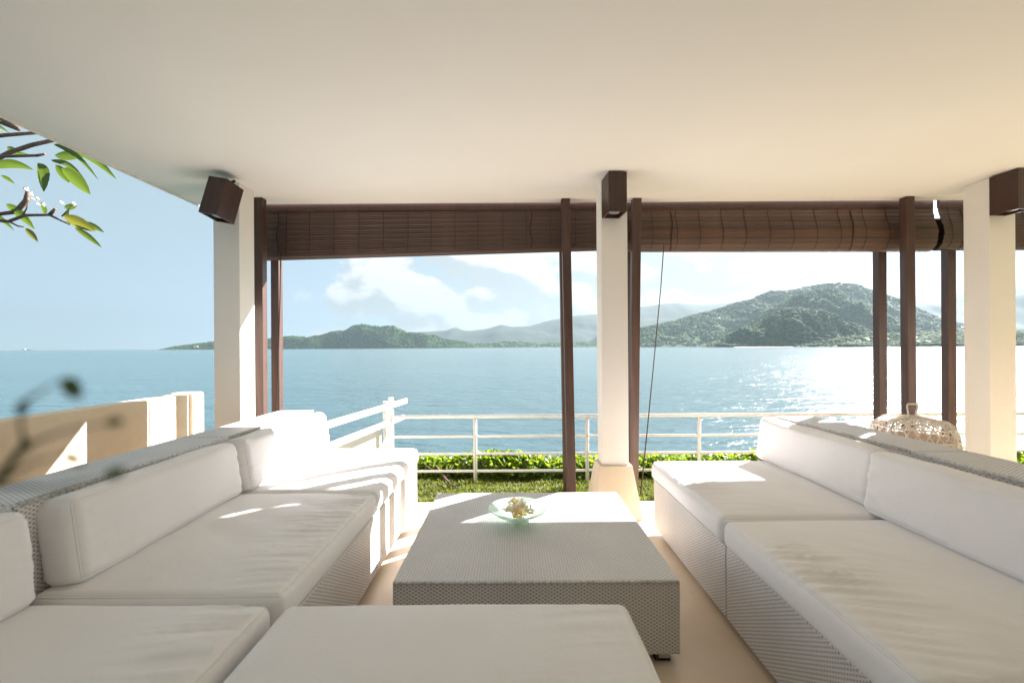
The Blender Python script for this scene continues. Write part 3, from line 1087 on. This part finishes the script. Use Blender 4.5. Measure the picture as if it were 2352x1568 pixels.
def cushion(name, size, loc, rot, label, cat, group, seed, r=0.035, puff=0.018, side=0.012, wr=0.0, wr_side=1, step=0.012):
    half = np.array(size) / 2
    fn = cushion_fn(size, r, puff, side, wr, wr_side, seed)
    vs, fs, off = [], [], 0

    def axis(hh, n_edge=5):
        n = max(3, int((2 * hh - 2 * r) / step))
        e = hh - r + r * np.sin(np.linspace(0, 1, n_edge) * math.pi / 2) if False else hh - r + r * np.linspace(0, 1, n_edge)
        return np.concatenate([-e[::-1][:-1], np.linspace(-(hh - r), hh - r, n), e[1:]])
    ax = [axis(hh) for hh in half]
    for a in range(3):
        b, c = (a + 1) % 3, (a + 2) % 3
        for sgn in (-1, 1):
            B, C = np.meshgrid(ax[b], ax[c], indexing='ij')
            p = np.zeros(B.shape + (3,))
            p[..., a] = sgn * half[a]
            p[..., b] = B
            p[..., c] = C
            nb_, nc_ = B.shape
            idx = off + np.arange(nb_ * nc_).reshape(nb_, nc_)
            quad = np.stack([idx[:-1, :-1], idx[1:, :-1], idx[1:, 1:], idx[:-1, 1:]], -1).reshape(-1, 4)
            if sgn < 0:
                quad = quad[:, ::-1]
            vs.append(p.reshape(-1, 3))
            fs.append(quad)
            off += nb_ * nc_
    P = np.concatenate(vs)
    Fq = np.concatenate(fs)
    # weld the shared edges
    key = np.round(P, 5)
    uq, inv = np.unique(key, axis=0, return_inverse=True)
    me = np_mesh(name, fn(uq), inv.reshape(-1)[Fq], M_FABRIC, True)
    o = link(name, me, None, loc, rot)
    tag(o, label, cat, group)
    # stitched seams along the top and bottom rims
    for sg in (1, -1):
        ring = []
        for (sx, sy), (ex, ey) in (((-1, -1), (1, -1)), ((1, -1), (1, 1)), ((1, 1), (-1, 1)), ((-1, 1), (-1, -1))):
            n = 44
            for k in range(n):
                t = -1 + 2 * k / n
                hx_, hy_ = half[0], half[1]
                a_ = np.array([sx * hx_, sy * hy_])
                b_ = np.array([ex * hx_, ey * hy_])
                q = a_ + (b_ - a_) * k / n
                ring.append((q[0], q[1], sg * (half[2] - r * 0.02)))
        ring = np.array(ring)
        # slide the ring to the 45 degree line of the rounded rim
        rp = ring.copy()
        rp[:, 2] = sg * half[2]
        pos = fn(rp)
        MB().tube(pos.tolist(), 0.0026, 5, closed=True).build('seam', M_FABRIC, o, smooth=True)
    return o


LEG = simple('grey_metal_foot', (0.16, 0.16, 0.17), 0.4, 0.6)


def sofa(x0, x1, y0, y1, back, label, group='wicker sofa modules around the table'):
    """back = -1: backrest on the low-x side, +1: on the high-x side, 0: none"""
    cx, cy = (x0 + x1) / 2, (y0 + y1) / 2
    w, l = (x1 - x0) / 2, (y1 - y0) / 2
    root = empty('sofa_module', (cx, cy, 0))
    tag(root, label, 'sofa', group)
    MB().box(-w, w, -l, l, 0.045, 0.415).build('base', M_WICKER, root, bevel=0.012, segs=3)
    if back:
        t = 0.305
        a, b = (w - t, w) if back > 0 else (-w, -w + t)
        MB().box(a, b, -l, l, 0.417, 0.888).build('backrest', M_WICKER, root, bevel=0.016, segs=3)
        e = a + 0.006 if back > 0 else b - 0.006
        MB().tube([(e, -l + 0.012, 0.882), (e, l - 0.012, 0.882)], 0.011, 8).build('edge_trim', M_RIM, root, smooth=True)
    for sx in (-1, 1):
        for sy in (-1, 1):
            MB().box(sx * (w - 0.09) - 0.03, sx * (w - 0.09) + 0.03, sy * (l - 0.09) - 0.03, sy * (l - 0.09) + 0.03, 0.0, 0.044).build('leg', LEG, root, bevel=0.003)
    return root


LX0, LX1 = -2.05, -0.84
RX0, RX1 = 1.08, 2.33
LB = 1.205
sofa(LX0, LX1, 2.800, 4.000, -1, 'sunlit wicker sofa module at the far end of the left row')
sofa(LX0, LX1, 1.597, 2.796, -1, 'wicker sofa module in the middle of the left row')
sofa(LX0, LX1, 0.395, 1.593, -1, 'wicker sofa module nearest the camera in the left row')
sofa(-0.765, 0.392, 0.40, 1.575, 0, 'backless wicker ottoman module in the foreground, in front of the table')
sofa(RX0, RX1, 2.315, 3.490, 1, 'wicker sofa module at the far end of the right row')
sofa(RX0, RX1, 1.150, 2.311, 1, 'wicker sofa module nearer the camera in the right row')
sofa(RX0, RX1, -0.02, 1.146, 1, 'wicker sofa module beside the camera at the lower right corner')

SG = 'white seat cushions on the wicker modules'
SZ = 0.132


def seat(x0, x1, y0, y1, label, seed, wr, side, rot=0.0, puff=0.020):
    cushion('seat_cushion', (x1 - x0, y1 - y0, SZ), ((x0 + x1) / 2, (y0 + y1) / 2, 0.417 + SZ / 2), (0, 0, rot), label, 'cushion', SG, seed, 0.034, puff, 0.014, wr, side)


seat(-1.74, -0.832, 2.785, 3.995, 'sunlit white seat cushion at the far end of the left sofa', 1, 0.006, 1)
seat(-1.74, -0.832, 1.625, 2.775, 'white seat cushion in the middle of the left sofa, gathered along its front', 2, 0.036, 1)
seat(-1.74, -0.845, 0.40, 1.585, 'white seat cushion at the lower left corner of the photo', 3, 0.018, 1, R(-0.6))
seat(-0.785, 0.392, 0.385, 1.58, 'wide white cushion on the ottoman, at the bottom of the photo', 4, 0.008, 1, 0, 0.024)
seat(1.066, 2.02, 2.335, 3.495, 'white seat cushion at the far end of the right sofa, half in sun', 5, 0.020, -1)
seat(1.062, 2.02, 1.175, 2.30, 'white wrinkled seat cushion on the nearer right sofa', 6, 0.040, -1)
seat(1.066, 2.02, -0.01, 1.15, 'white seat cushion at the lower right corner of the photo', 7, 0.010, -1)

BG = 'white back cushions leaning on the wicker backs'


def backc(xf, y0, y1, side, label, seed, lean=9, yaw_=0.0, h=0.318, t=0.155, z0=0.552):
    """xf: x of the front face at the seat; side: -1 leans to the low-x back, +1 to the high-x back"""
    # built lying (size: height, length, thickness) then stood up so that its +z face looks at the room
    ang = R(90 - lean)
    zc = z0 + h / 2 * math.cos(R(lean))
    xc = xf + side * (t / 2 + h / 2 * math.sin(R(lean)))
    rot = (Matrix.Rotation(yaw_, 3, 'Z') @ Matrix.Rotation(-side * ang, 3, 'Y')).to_euler()
    cushion('back_cushion', (h, y1 - y0, t), (xc, (y0 + y1) / 2, zc), rot, label, 'cushion', BG, seed, 0.04, 0.014, 0.012)


backc(-1.59, 2.78, 3.99, -1, 'sunlit white back cushion at the far end of the left sofa', 11, 8)
backc(-1.60, 1.675, 2.745, -1, 'white back cushion in the middle of the left sofa', 12, 8, R(1.5))
backc(-1.63, 0.45, 1.575, -1, 'white back cushion at the left edge of the photo', 13, 6)
backc(1.885, 2.43, 3.56, 1, 'white back cushion at the far end of the right sofa', 14, 7)
backc(1.835, 1.27, 2.41, 1, 'white back cushion on the nearer right sofa', 15, 8)
backc(1.86, 0.10, 1.22, 1, 'white back cushion on the right sofa module beside the camera', 16, 8)

# ------------------------------------------------------------------ coffee table
tx0, tx1, ty0, ty1 = -0.543, 0.748, 2.04, 3.285
tr = empty('coffee_table', ((tx0 + tx1) / 2, (ty0 + ty1) / 2, 0))
tag(tr, 'large square whitewashed wicker coffee table between the sofas', 'table')
tw2, tl2 = (tx1 - tx0) / 2, (ty1 - ty0) / 2
MB().box(-tw2, tw2, -tl2, tl2, 0.048, 0.382).build('body', M_WICKER, tr, bevel=0.010, segs=3)
MB().tube([(-tw2 + .005, -tl2 - .001, 0.375), (tw2 - .005, -tl2 - .001, 0.375)], 0.006, 6).build('edge_trim', M_RIM, tr, smooth=True)
for sx in (-1, 1):
    for sy in (-1, 1):
        l = MB().box(sx * (tw2 - 0.07) - 0.035, sx * (tw2 - 0.07) + 0.035, sy * (tl2 - 0.06) - 0.03, sy * (tl2 - 0.06) + 0.03, 0.0, 0.047).build('leg', M_BLACK, tr, bevel=0.003)
        MB().box(sx * (tw2 - 0.07) - 0.022, sx * (tw2 - 0.07) + 0.03, sy * (tl2 - 0.06) - 0.042, sy * (tl2 - 0.06) - 0.0305, 0.022, 0.046).build('bracket', M_STEEL, l)

# ------------------------------------------------------------------ glass bowl with flowers
BX, BY, BZ = 0.030, 2.72, 0.3835
outer = [(0.0005, 0.0), (0.060, 0.0), (0.066, 0.006), (0.070, 0.018), (0.078, 0.028), (0.105, 0.044), (0.128, 0.054), (0.150, 0.068), (0.168, 0.078), (0.178, 0.086), (0.180, 0.090)]
ripple = []
for q in range(len(outer) - 1):
    (r0, z0), (r1, z1) = outer[q], outer[q + 1]
    for k in range(4):
        t = k / 4
        r_ = r0 + (r1 - r0) * t
        ripple.append((r_ + (0.0012 * math.sin(r_ * 420) if r_ > 0.08 else 0), z0 + (z1 - z0) * t))
ripple += [(0.1800, 0.0915), (0.1775, 0.0925)]
inner = [(0.173, 0.0875), (0.150, 0.0735), (0.128, 0.0600), (0.105, 0.0500), (0.075, 0.034), (0.064, 0.022), (0.055, 0.010), (0.0005, 0.008)]
bowl = MB().lathe(ripple + inner, 72).build('glass_bowl', M_GLASS, smooth=True, loc=(BX, BY, BZ))
tag(bowl, 'shallow ribbed pale green glass bowl on the wicker table', 'bowl')


def flower_mesh(rad, cup, mat, n=5, seed=0):
    m = MB()
    rg_ = random.Random(seed)
    for k in range(n):
        a0 = 2 * math.pi * k / n
        pts = []
        for t, w in ((0.05, 0.06), (0.35, 0.26), (0.7, 0.33), (0.92, 0.2), (1.0, 0.04)):
            z = cup * (t ** 1.6) * rad - 0.15 * rad * max(0, t - 0.7)
            for s in (-1, 0, 1):
                aa = a0 + 0.22 * t + s * w / max(t, 0.22) * 1.05
                pts.append((rad * t * math.cos(aa), rad * t * math.sin(aa), z + (0.06 * rad if s else 0) + rg_.uniform(-.02, .02) * rad))
        fs = []
        for r_ in range(4):
            for c in range(2):
                a = r_ * 3 + c
                fs.append((a, a + 1, a + 4, a + 3))
        m.add(pts, fs)
    return m.mesh('frangipani_flower', mat, smooth=True)


FM = [flower_mesh(0.034, 0.7, M_PETAL, 5, 1), flower_mesh(0.030, 1.0, M_PETAL_O, 5, 2), flower_mesh(0.036, 0.5, M_PETAL_O, 5, 3)]
rgf = random.Random(12)
spots = [(-0.055, -0.02, .070, 0), (-0.035, 0.02, .078, 0), (-0.02, -0.03, .082, 0), (-0.015, 0.01, .105, 1), (-0.03, -0.005, .125, 2), (0.01, -0.03, .078, 2), (0.03, 0.0, .086, 0), (0.05, -0.015, .076, 0),
         (0.045, 0.03, .074, 0), (0.07, 0.01, .068, 0), (0.0, 0.04, .080, 0), (-0.07, 0.01, .066, 2), (0.02, 0.02, .100, 0), (0.06, -0.035, .064, 2), (-0.01, -0.055, .064, 1), (0.0, 0.0, .05, 2), (-0.03, -0.02, .036, 1), (0.03, 0.02, .04, 2), (0.01, -0.02, .026, 2)]
for x, y, z, k in spots:
    o = link('frangipani_flower', FM[k], None, (BX + x, BY + y, BZ + z), (rgf.uniform(-0.9, 0.9), rgf.uniform(-0.9, 0.9), rgf.uniform(0, 6)))
    tag(o, ('white frangipani flower in the heap in the glass bowl' if k == 0 else 'orange and cream frangipani flower in the heap in the glass bowl'), 'flower', 'frangipani flowers heaped in the glass bowl')

# ------------------------------------------------------------------ woven basket behind the right sofa
sr_ = empty('side_stool', (2.85, 3.22, 0))
tag(sr_, 'small white stool under the woven basket, behind the right sofa', 'stool')
MB().lathe([(0.0, 0.0), (0.0, 0.03)], 4)
MB().box(-0.25, 0.25, -0.25, 0.25, 0.53, 0.57).build('stool_top', M_WHITE, sr_, bevel=0.006)
for sx in (-1, 1):
    for sy in (-1, 1):
        MB().box(sx * 0.21 - 0.02, sx * 0.21 + 0.02, sy * 0.21 - 0.02, sy * 0.21 + 0.02, 0.0, 0.529).build('leg', M_WHITE, sr_, bevel=0.003)
br_ = empty('woven_basket', (2.83, 3.22, 0.572))
br_.scale = (0.87, 0.87, 1.0)
tag(br_, 'bleached open weave cane basket with a flat hoop handle behind the right sofa', 'basket')
dome = [(0.292, 0.0), (0.291, 0.08), (0.286, 0.16), (0.277, 0.225), (0.258, 0.285), (0.225, 0.318), (0.15, 0.334), (0.07, 0.341), (0.015, 0.344)]


def dome_at(s):
    s = min(max(s, 0), 1) * (len(dome) - 1)
    q = min(int(s), len(dome) - 2)
    t = s - q
    return dome[q][0] + (dome[q + 1][0] - dome[q][0]) * t, dome[q][1] + (dome[q + 1][1] - dome[q][1]) * t


lat = MB()
for k in range(26):
    for sg in (-1, 1):
        pts = []
        for q in range(23):
            s = q / 22
            r_, z = dome_at(s)
            a = 2 * math.pi * k / 26 + sg * s * 1.15
            rr_ = r_ + sg * 0.0025 * (1 if q % 2 else -1)
            pts.append((rr_ * math.cos(a), rr_ * math.sin(a), z))
        lat.tube(pts, 0.0052, 5)
lat.build('lattice', M_CANE, br_, smooth=True)
for s in (0.0, 0.16, 0.33, 0.5, 0.64, 0.8):
    r_, z = dome_at(s)
    MB().tube([(r_ * 1.006 * math.cos(a), r_ * 1.006 * math.sin(a), z) for a in np.linspace(0, 2 * PI, 49)[:-1]], 0.0065 if s else 0.010, 6, closed=True).build('hoop', M_CANE, br_, smooth=True)
for a in (R(20), R(110)):
    pts = []
    for q in range(41):
        s = q / 20 if q <= 20 else 2 - q / 20
        r_, z = dome_at(s)
        sg = 1 if q <= 20 else -1
        pts.append((sg * (r_ + 0.008) * math.cos(a), sg * (r_ + 0.008) * math.sin(a), z + 0.008 * (s > 0.6)))
    MB().tube(pts, 0.009, 6).build('rib', M_CANE, br_, smooth=True)
MB().lathe([(r_ * 0.93, z * 0.93) for r_, z in dome[:4]], 40).build('liner', M_LINER, br_, smooth=True)
hd = [(-0.032, 0, 0.335), (-0.036, 0, 0.38), (-0.044, 0, 0.428), (-0.036, 0, 0.438), (0.036, 0, 0.438), (0.046, 0, 0.430), (0.03, 0, 0.38), (0.024, 0, 0.335)]
MB().tube(hd, 0.0062, 8).build('handle', M_CANE, br_, smooth=True)

# ================================================================== PLANTS
ft = empty('frangipani_tree', (-6.0, 4.5, -0.5))
tag(ft, 'frangipani tree reaching in from the left with long leaves and white flowers', 'tree')
OFT = Vector((-6.0, 4.5, -0.5))


def fl(p, dy=0.0):
    return tuple(Vector(p) + Vector((0, dy, 0)) - OFT)


MB().tube([fl((-6.0, 4.5, -0.5)), fl((-5.98, 4.48, 0.8)), fl((-5.85, 4.42, 1.7)), fl((-5.7, 4.4, 2.2))], [0.15, 0.13, 0.11, 0.09], 12).build('trunk', M_BARK, ft, smooth=True)
BR = [
    ([(-5.7, 4.4, 2.2), (-5.45, 4.35, 2.9), (-5.117, 4.3, 3.157), (-4.828, 4.3, 3.249), (-4.742, 4.3, 3.294), (-4.503, 4.28, 3.357), (-4.219, 4.25, 3.398)], [0.06, 0.04, 0.024, 0.021, 0.020, 0.019, 0.017]),
    ([(-5.45, 4.35, 2.9), (-5.3, 4.35, 3.3), (-5.074, 4.35, 3.457), (-4.827, 4.35, 3.484), (-4.469, 4.36, 3.515)], [0.035, 0.026, 0.019, 0.018, 0.015]),
    ([(-5.117, 4.3, 3.157), (-4.87, 4.27, 3.209), (-4.763, 4.25, 3.238), (-4.405, 4.23, 3.236), (-4.33, 4.23, 3.25)], [0.02, 0.016, 0.015, 0.013, 0.010]),
    ([(-5.7, 4.4, 2.2), (-5.4, 4.36, 2.55), (-5.12, 4.3, 2.683), (-4.832, 4.29, 2.653), (-4.725, 4.28, 2.64), (-4.56, 4.27, 2.694), (-4.322, 4.26, 2.693), (-4.125, 4.25, 2.599)], [0.05, 0.035, 0.02, 0.017, 0.015, 0.014, 0.012, 0.006]),
    ([(-5.12, 4.3, 2.683), (-4.832, 4.33, 2.729), (-4.712, 4.33, 2.744), (-4.613, 4.33, 2.847), (-4.596, 4.33, 2.933), (-4.624, 4.33, 2.973)], [0.02, 0.018, 0.022, 0.024, 0.018, 0.013]),
    ([(-4.725, 4.28, 2.64), (-4.627, 4.27, 2.594), (-4.561, 4.26, 2.581)], [0.010, 0.008, 0.005]),
    ([(-4.585, 4.27, 2.692), (-4.523, 4.25, 2.754), (-4.502, 4.24, 2.803)], [0.007, 0.006, 0.004]),
    ([(-4.322, 4.26, 2.693), (-4.255, 4.25, 2.748)], [0.016, 0.012]),
    ([(-4.194, 4.25, 2.678), (-4.124, 4.23, 2.723), (-4.07, 4.22, 2.768)], [0.007, 0.005, 0.003]),
    ([(-5.45, 4.35, 2.9), (-5.319, 4.4, 3.754), (-4.908, 4.4, 3.661), (-4.752, 4.4, 3.562)], [0.04, 0.035, 0.055, 0.02]),
]
for pts, rad in BR:
    MB().tube([fl(p) for p in pts], rad, 8).build('branch', M_BARK, ft, smooth=True)


def long_leaf(a, b, width, bend, mat, parent, off=Vector((0, 0, 0)), roll_=0.0, name='leaf'):
    a, b = Vector(a) - off, Vector(b) - off
    ax = b - a
    L = ax.length
    t = ax.normalized()
    s = t.cross(Vector((0, 1, 0)))
    if s.length < 0.1:
        s = Vector((1, 0, 0))
    s.normalize()
    s = Matrix.Rotation(roll_, 3, t) @ s
    nrm = s.cross(t)
    vs, fs = [], []
    N = 12
    for i in range(N + 1):
        q = i / N
        w = width * 0.5 * (math.sin(PI * q ** 0.8) ** 0.75 if 0 < q < 1 else 0.02) * (1 - 0.15 * q)
        arch = bend * L * math.sin(PI * q)
        c = a + ax * q + Vector((0, 0, arch))
        for j, k in enumerate((-1, -0.5, 0, 0.5, 1)):
            vs.append(c + s * (w * k) + nrm * (abs(k) * w * 0.35 + 0.0015 * math.sin(q * 40) * abs(k)))
    for i in range(N):
        for j in range(4):
            p = i * 5 + j
            fs.append((p, p + 1, p + 6, p + 5))
    return MB().add(vs, fs).build(name, mat, parent, smooth=True)


LEAVES = [((-4.274, 4.3, 3.36), (-3.673, 4.3, 3.015), 0.076), ((-4.285, 4.3, 3.357), (-3.83, 4.3, 3.005), 0.038), ((-4.361, 4.3, 3.29), (-4.079, 4.3, 3.3), 0.087), ((-4.351, 4.3, 3.225), (-4.042, 4.3, 3.071), 0.043), ((-4.422, 4.3, 3.177), (-4.342, 4.3, 2.899), 0.13), ((-4.34, 4.3, 3.193), (-4.232, 4.3, 3.029), 0.065), ((-4.264, 4.3, 3.149), (-4.005, 4.3, 2.908), 0.119), ((-4.894, 4.3, 3.142), (-4.471, 4.3, 3.117), 0.071), ((-3.786, 4.5, 3.2), (-3.569, 4.5, 3.068), 0.043), ((-4.817, 4.3, 3.375), (-4.736, 4.3, 3.304), 0.049), ((-4.831, 4.3, 2.826), (-4.561, 4.3, 2.585), 0.081), ((-4.723, 4.3, 2.76), (-4.561, 4.3, 2.651), 0.054), ((-4.55, 4.3, 2.569), (-4.415, 4.3, 2.438), 0.043), ((-4.18, 4.3, 2.681), (-3.888, 4.3, 2.538), 0.087), ((-4.05, 4.3, 2.637), (-3.833, 4.3, 2.532), 0.043), ((-4.116, 4.3, 2.583), (-3.84, 4.3, 2.386), 0.043), ((-4.213, 4.3, 2.681), (-4.18, 4.3, 2.757), 0.033), ((-4.457, 4.3, 2.726), (-4.462, 4.3, 2.835), 0.054), ((-4.255, 4.3, 2.79), (-4.141, 4.3, 2.8), 0.054), ((-4.644, 4.3, 3.276), (-4.513, 4.3, 3.259), 0.022), ((-4.873, 4.3, 3.098), (-4.781, 4.3, 3.032), 0.033), ((-4.892, 4.3, 3.576), (-4.729, 4.3, 3.559), 0.043)]
rl = random.Random(4)
for i, (a, b, w) in enumerate(LEAVES):
    dy = rl.uniform(-0.06, 0.06)
    a = (a[0], a[1] + dy, a[2])
    b = (b[0], b[1] + dy + rl.uniform(-0.04, 0.04), b[2])
    long_leaf(a, b, w * 1.25, 0.11 if i in (0, 1, 3, 7) else rl.uniform(0.0, 0.04), M_FRANGI_Y if i in (13, 12) else M_FRANGI, ft, OFT, rl.uniform(-0.3, 0.3))
# more leaves on the part of the tree outside the photo
for i in range(26):
    a = Vector((rl.uniform(-5.9, -5.0), rl.uniform(4.1, 4.6), rl.uniform(2.6, 3.7)))
    d_ = Vector((rl.uniform(-1, 0.3), rl.uniform(-1, 1), rl.uniform(-0.6, 0.3))).normalized() * rl.uniform(0.25, 0.42)
    long_leaf(a, a + d_, rl.uniform(0.06, 0.1), 0.05, M_FRANGI, ft, OFT, rl.uniform(-0.5, 0.5))
FS = flower_mesh(0.036, 0.6, M_PETAL, 5, 9)
for p in [(-4.575, 4.3, 2.955), (-4.555, 4.27, 2.93), (-4.537, 4.3, 2.906), (-4.483, 4.3, 2.857), (-4.50, 4.27, 2.84), (-4.424, 4.3, 2.807), (-4.43, 4.27, 2.79), (-4.044, 4.22, 2.783), (-4.2, 4.25, 2.80), (-4.126, 4.25, 2.615)]:
    o = link('flower', FS, ft, fl(p), (rl.uniform(0.6, 1.8), rl.uniform(-0.6, 0.6), rl.uniform(0, 6)))
    o.scale = (0.58,) * 3

# plant standing beside the camera: thin twigs reach into the lower left of the view
pp = empty('potted_plant', (-0.36, 0.02, 0))
tag(pp, 'thin dark leafy twigs of a plant close to the camera, out of focus', 'plant')
OPP = Vector((-0.36, 0.02, 0))
MB().lathe([(0.001, 0.0), (0.10, 0.0), (0.13, 0.22), (0.14, 0.24), (0.125, 0.24), (0.11, 0.2), (0.001, 0.2)], 24).build('pot', M_TERRACOTTA, pp, smooth=True)
MB().tube([tuple(Vector(p) - OPP) for p in [(-0.36, 0.02, 0.2), (-0.33, 0.06, 0.7), (-0.27, 0.13, 1.15), (-0.2133, 0.18, 1.3705), (-0.2029, 0.18, 1.3799), (-0.1928, 0.18, 1.3924)]], [0.006, 0.005, 0.0035, 0.0016, 0.0015, 0.0016], 6).build('stem', M_DARKLEAF, pp, smooth=True)
TW = [[(-0.1928, 0.18, 1.3924), (-0.1942, 0.18, 1.3997), (-0.1951, 0.18, 1.4079)], [(-0.1928, 0.18, 1.3924), (-0.1769, 0.18, 1.3982), (-0.1576, 0.18, 1.4015)],
      [(-0.2063, 0.18, 1.3771), (-0.1891, 0.18, 1.3859), (-0.1787, 0.18, 1.3882)], [(-0.2060, 0.18, 1.3765), (-0.1822, 0.18, 1.3755), (-0.1612, 0.18, 1.3798)], [(-0.1951, 0.18, 1.4079), (-0.1872, 0.18, 1.4134), (-0.1785, 0.18, 1.4182)]]
for t in TW:
    MB().tube([tuple(Vector(p) - OPP) for p in t], [0.0010, 0.0006, 0.0003], 5).build('twig', M_DARKLEAF, pp, smooth=True)
for a, b, w in [((-0.1789, 0.18, 1.4182), (-0.1705, 0.18, 1.4105), 0.0080), ((-0.1951, 0.18, 1.4095), (-0.1946, 0.18, 1.4035), 0.0060), ((-0.1791, 0.18, 1.3884), (-0.1695, 0.18, 1.3848), 0.0052), ((-0.1616, 0.18, 1.3795), (-0.1530, 0.18, 1.3828), 0.0045), ((-0.1614, 0.18, 1.4008), (-0.1535, 0.18, 1.4018), 0.0036), ((-0.1945, 0.18, 1.3935), (-0.1905, 0.18, 1.3905), 0.0045)]:
    long_leaf(a, b, w, 0.02, M_DARKLEAF, pp, OPP)

# ================================================================== ACROSS THE BAY
palm_t = MB().tube([(0, 0, 0), (0.4, 0, 5), (1.0, 0, 9.5)], [0.35, 0.25, 0.2], 6).mesh('trunk', M_BARK)
pc = MB()
rp_ = random.Random(2)
for k in range(15):
    a = k * 2.4
    el = rp_.uniform(-0.3, 0.9)
    ln = rp_.uniform(3.6, 4.6)
    pv = []
    for q in range(6):
        t = q / 5
        rad_ = ln * t * math.cos(el * (1 - 0.5 * t))
        z = ln * t * math.sin(el) - 2.1 * t * t
        w = 0.75 * math.sin(PI * (0.12 + 0.86 * t))
        c, s = math.cos(a), math.sin(a)
        for sg in (-1, 0, 1):
            pv.append((1.0 + c * rad_ - s * sg * w, s * rad_ + c * sg * w, 9.5 + z - abs(sg) * w * 0.5))
    ff = []
    for q in range(5):
        for j in (0, 1):
            p = q * 3 + j
            ff.append((p, p + 1, p + 4, p + 3))
    pc.add(pv, ff)
palm_c = pc.mesh('crown', M_PALM)
rq = random.Random(21)
U, Y, Z = HILLS['coastal_plain']
for k in range(60):
    if k < 40:
        i = rq.randint(2, int(U.shape[0] * 0.62))
        j = rq.randint(8, U.shape[1] - 12)
        x, y, z = U[i, j], Y[i, j], Z[i, j]
    else:
        x = rq.uniform(830, 1090)
        y = 1345 - (x - 830) * 0.13 + rq.uniform(-8, 25)
        z = SEA_Z + 1.0
    if z < SEA_Z + 0.4:
        z = SEA_Z + 0.4
    root = empty('palm_tree', (x, y, z), (0, 0, rq.uniform(0, 6.28)))
    s = rq.uniform(0.9, 1.35)
    root.scale = (s, s, s)
    tag(root, ('small coconut palm standing in the wood behind the right-hand shore' if k < 40 else 'coconut palm at the water edge along the right-hand shore'), 'palm tree', 'coconut palms along the right-hand shore')
    link('trunk', palm_t, root)
    link('crown', palm_c, root)


def hull(L, W, H, mat, name, parent=None):
    m = MB()
    vs = []
    N = 10
    for i in range(N + 1):
        t = -1 + 2 * i / N
        w = W * (1 - abs(t) ** 2.4) * 0.5 + 0.01
        sh = H * (1 + 0.5 * t * t)
        vs += [(t * L / 2, -w, sh), (t * L / 2, -w * 0.5, 0.1 * H + 0.3 * H * t * t), (t * L / 2, w * 0.5, 0.1 * H + 0.3 * H * t * t), (t * L / 2, w, sh)]
    fs = []
    for i in range(N):
        for k in range(3):
            a = i * 4 + k
            fs.append((a, a + 1, a + 5, a + 4))
        fs.append((i * 4 + 3, i * 4, i * 4 + 4, i * 4 + 7))
    return m.add(vs, fs).build(name, mat, parent, smooth=False)


def outrigger(loc, rot, label, mat, s=1.0):
    root = empty('outrigger_boat', loc, (0, 0, rot))
    root.scale = (s, s, s)
    tag(root, label, 'boat', 'small outrigger boats along the right-hand shore')
    hull(9, 1.2, 1.0, mat, 'hull', root)
    for sg in (-1, 1):
        MB().tube([(-3, sg * 2.6, 0.15), (3, sg * 2.6, 0.15)], 0.12, 6).build('float', M_BOAT, root)
    for x in (-1.8, 1.8):
        MB().tube([(x, -2.6, 0.25), (x, 0, 1.2), (x, 2.6, 0.25)], 0.07, 5).build('outrigger_arm', M_BOAT, root)
    return root


outrigger((835, 1215, SEA_Z), 0.15, 'small outrigger boat afloat on the bay below the big hill', M_BOAT)
outrigger((985, 1042, SEA_Z + 0.5), 0.1, 'turquoise outrigger boat drawn up on the right-hand beach', M_BOAT_T, 1.6)
outrigger((965, 1070, SEA_Z + 0.4), 0.5, 'white outrigger boat drawn up left of the turquoise one', M_BOAT, 1.1)
outrigger((1035, 985, SEA_Z + 0.5), -0.3, 'white outrigger boat drawn up right of the turquoise one', M_BOAT, 1.3)
sh = empty('ship', (-5330, 5000, SEA_Z), (0, 0, 0.1))
tag(sh, 'pale ship on the sea horizon at the far left', 'ship')
hull(90, 14, 9, M_BOAT, 'hull', sh)
MB().box(-32, -14, -5, 5, 9.5, 20).build('wheelhouse', M_BOAT, sh)
MB().box(10, 30, -4, 4, 9.5, 13).build('deck_cargo', M_BOAT, sh)

tow = empty('lookout_tower', (-1176, 3600, 184))
tag(tow, 'tiny mast tower on the summit of the far headland', 'tower')
MB().box(-4, 4, -4, 4, -8, 8).build('tower_base', M_BOAT, tow)
MB().tube([(0, 0, 8), (0, 0, 30)], [1.6, 0.6], 6).build('mast', M_STEEL, tow)
hw = empty('white_house', (-2392, 3445, 18))
tag(hw, 'tiny white house low on the left tip of the headland', 'house')
MB().box(-14, 14, -6, 6, -8, 5).build('wall', M_BOAT, hw)
MB().add([(-15, -7, 5), (15, -7, 5), (15, 7, 5), (-15, 7, 5), (-15, 0, 10), (15, 0, 10)], [(0, 1, 5, 4), (2, 3, 4, 5), (0, 4, 3), (1, 2, 5), (3, 2, 1, 0)]).build('roof', M_TERRACOTTA, hw)
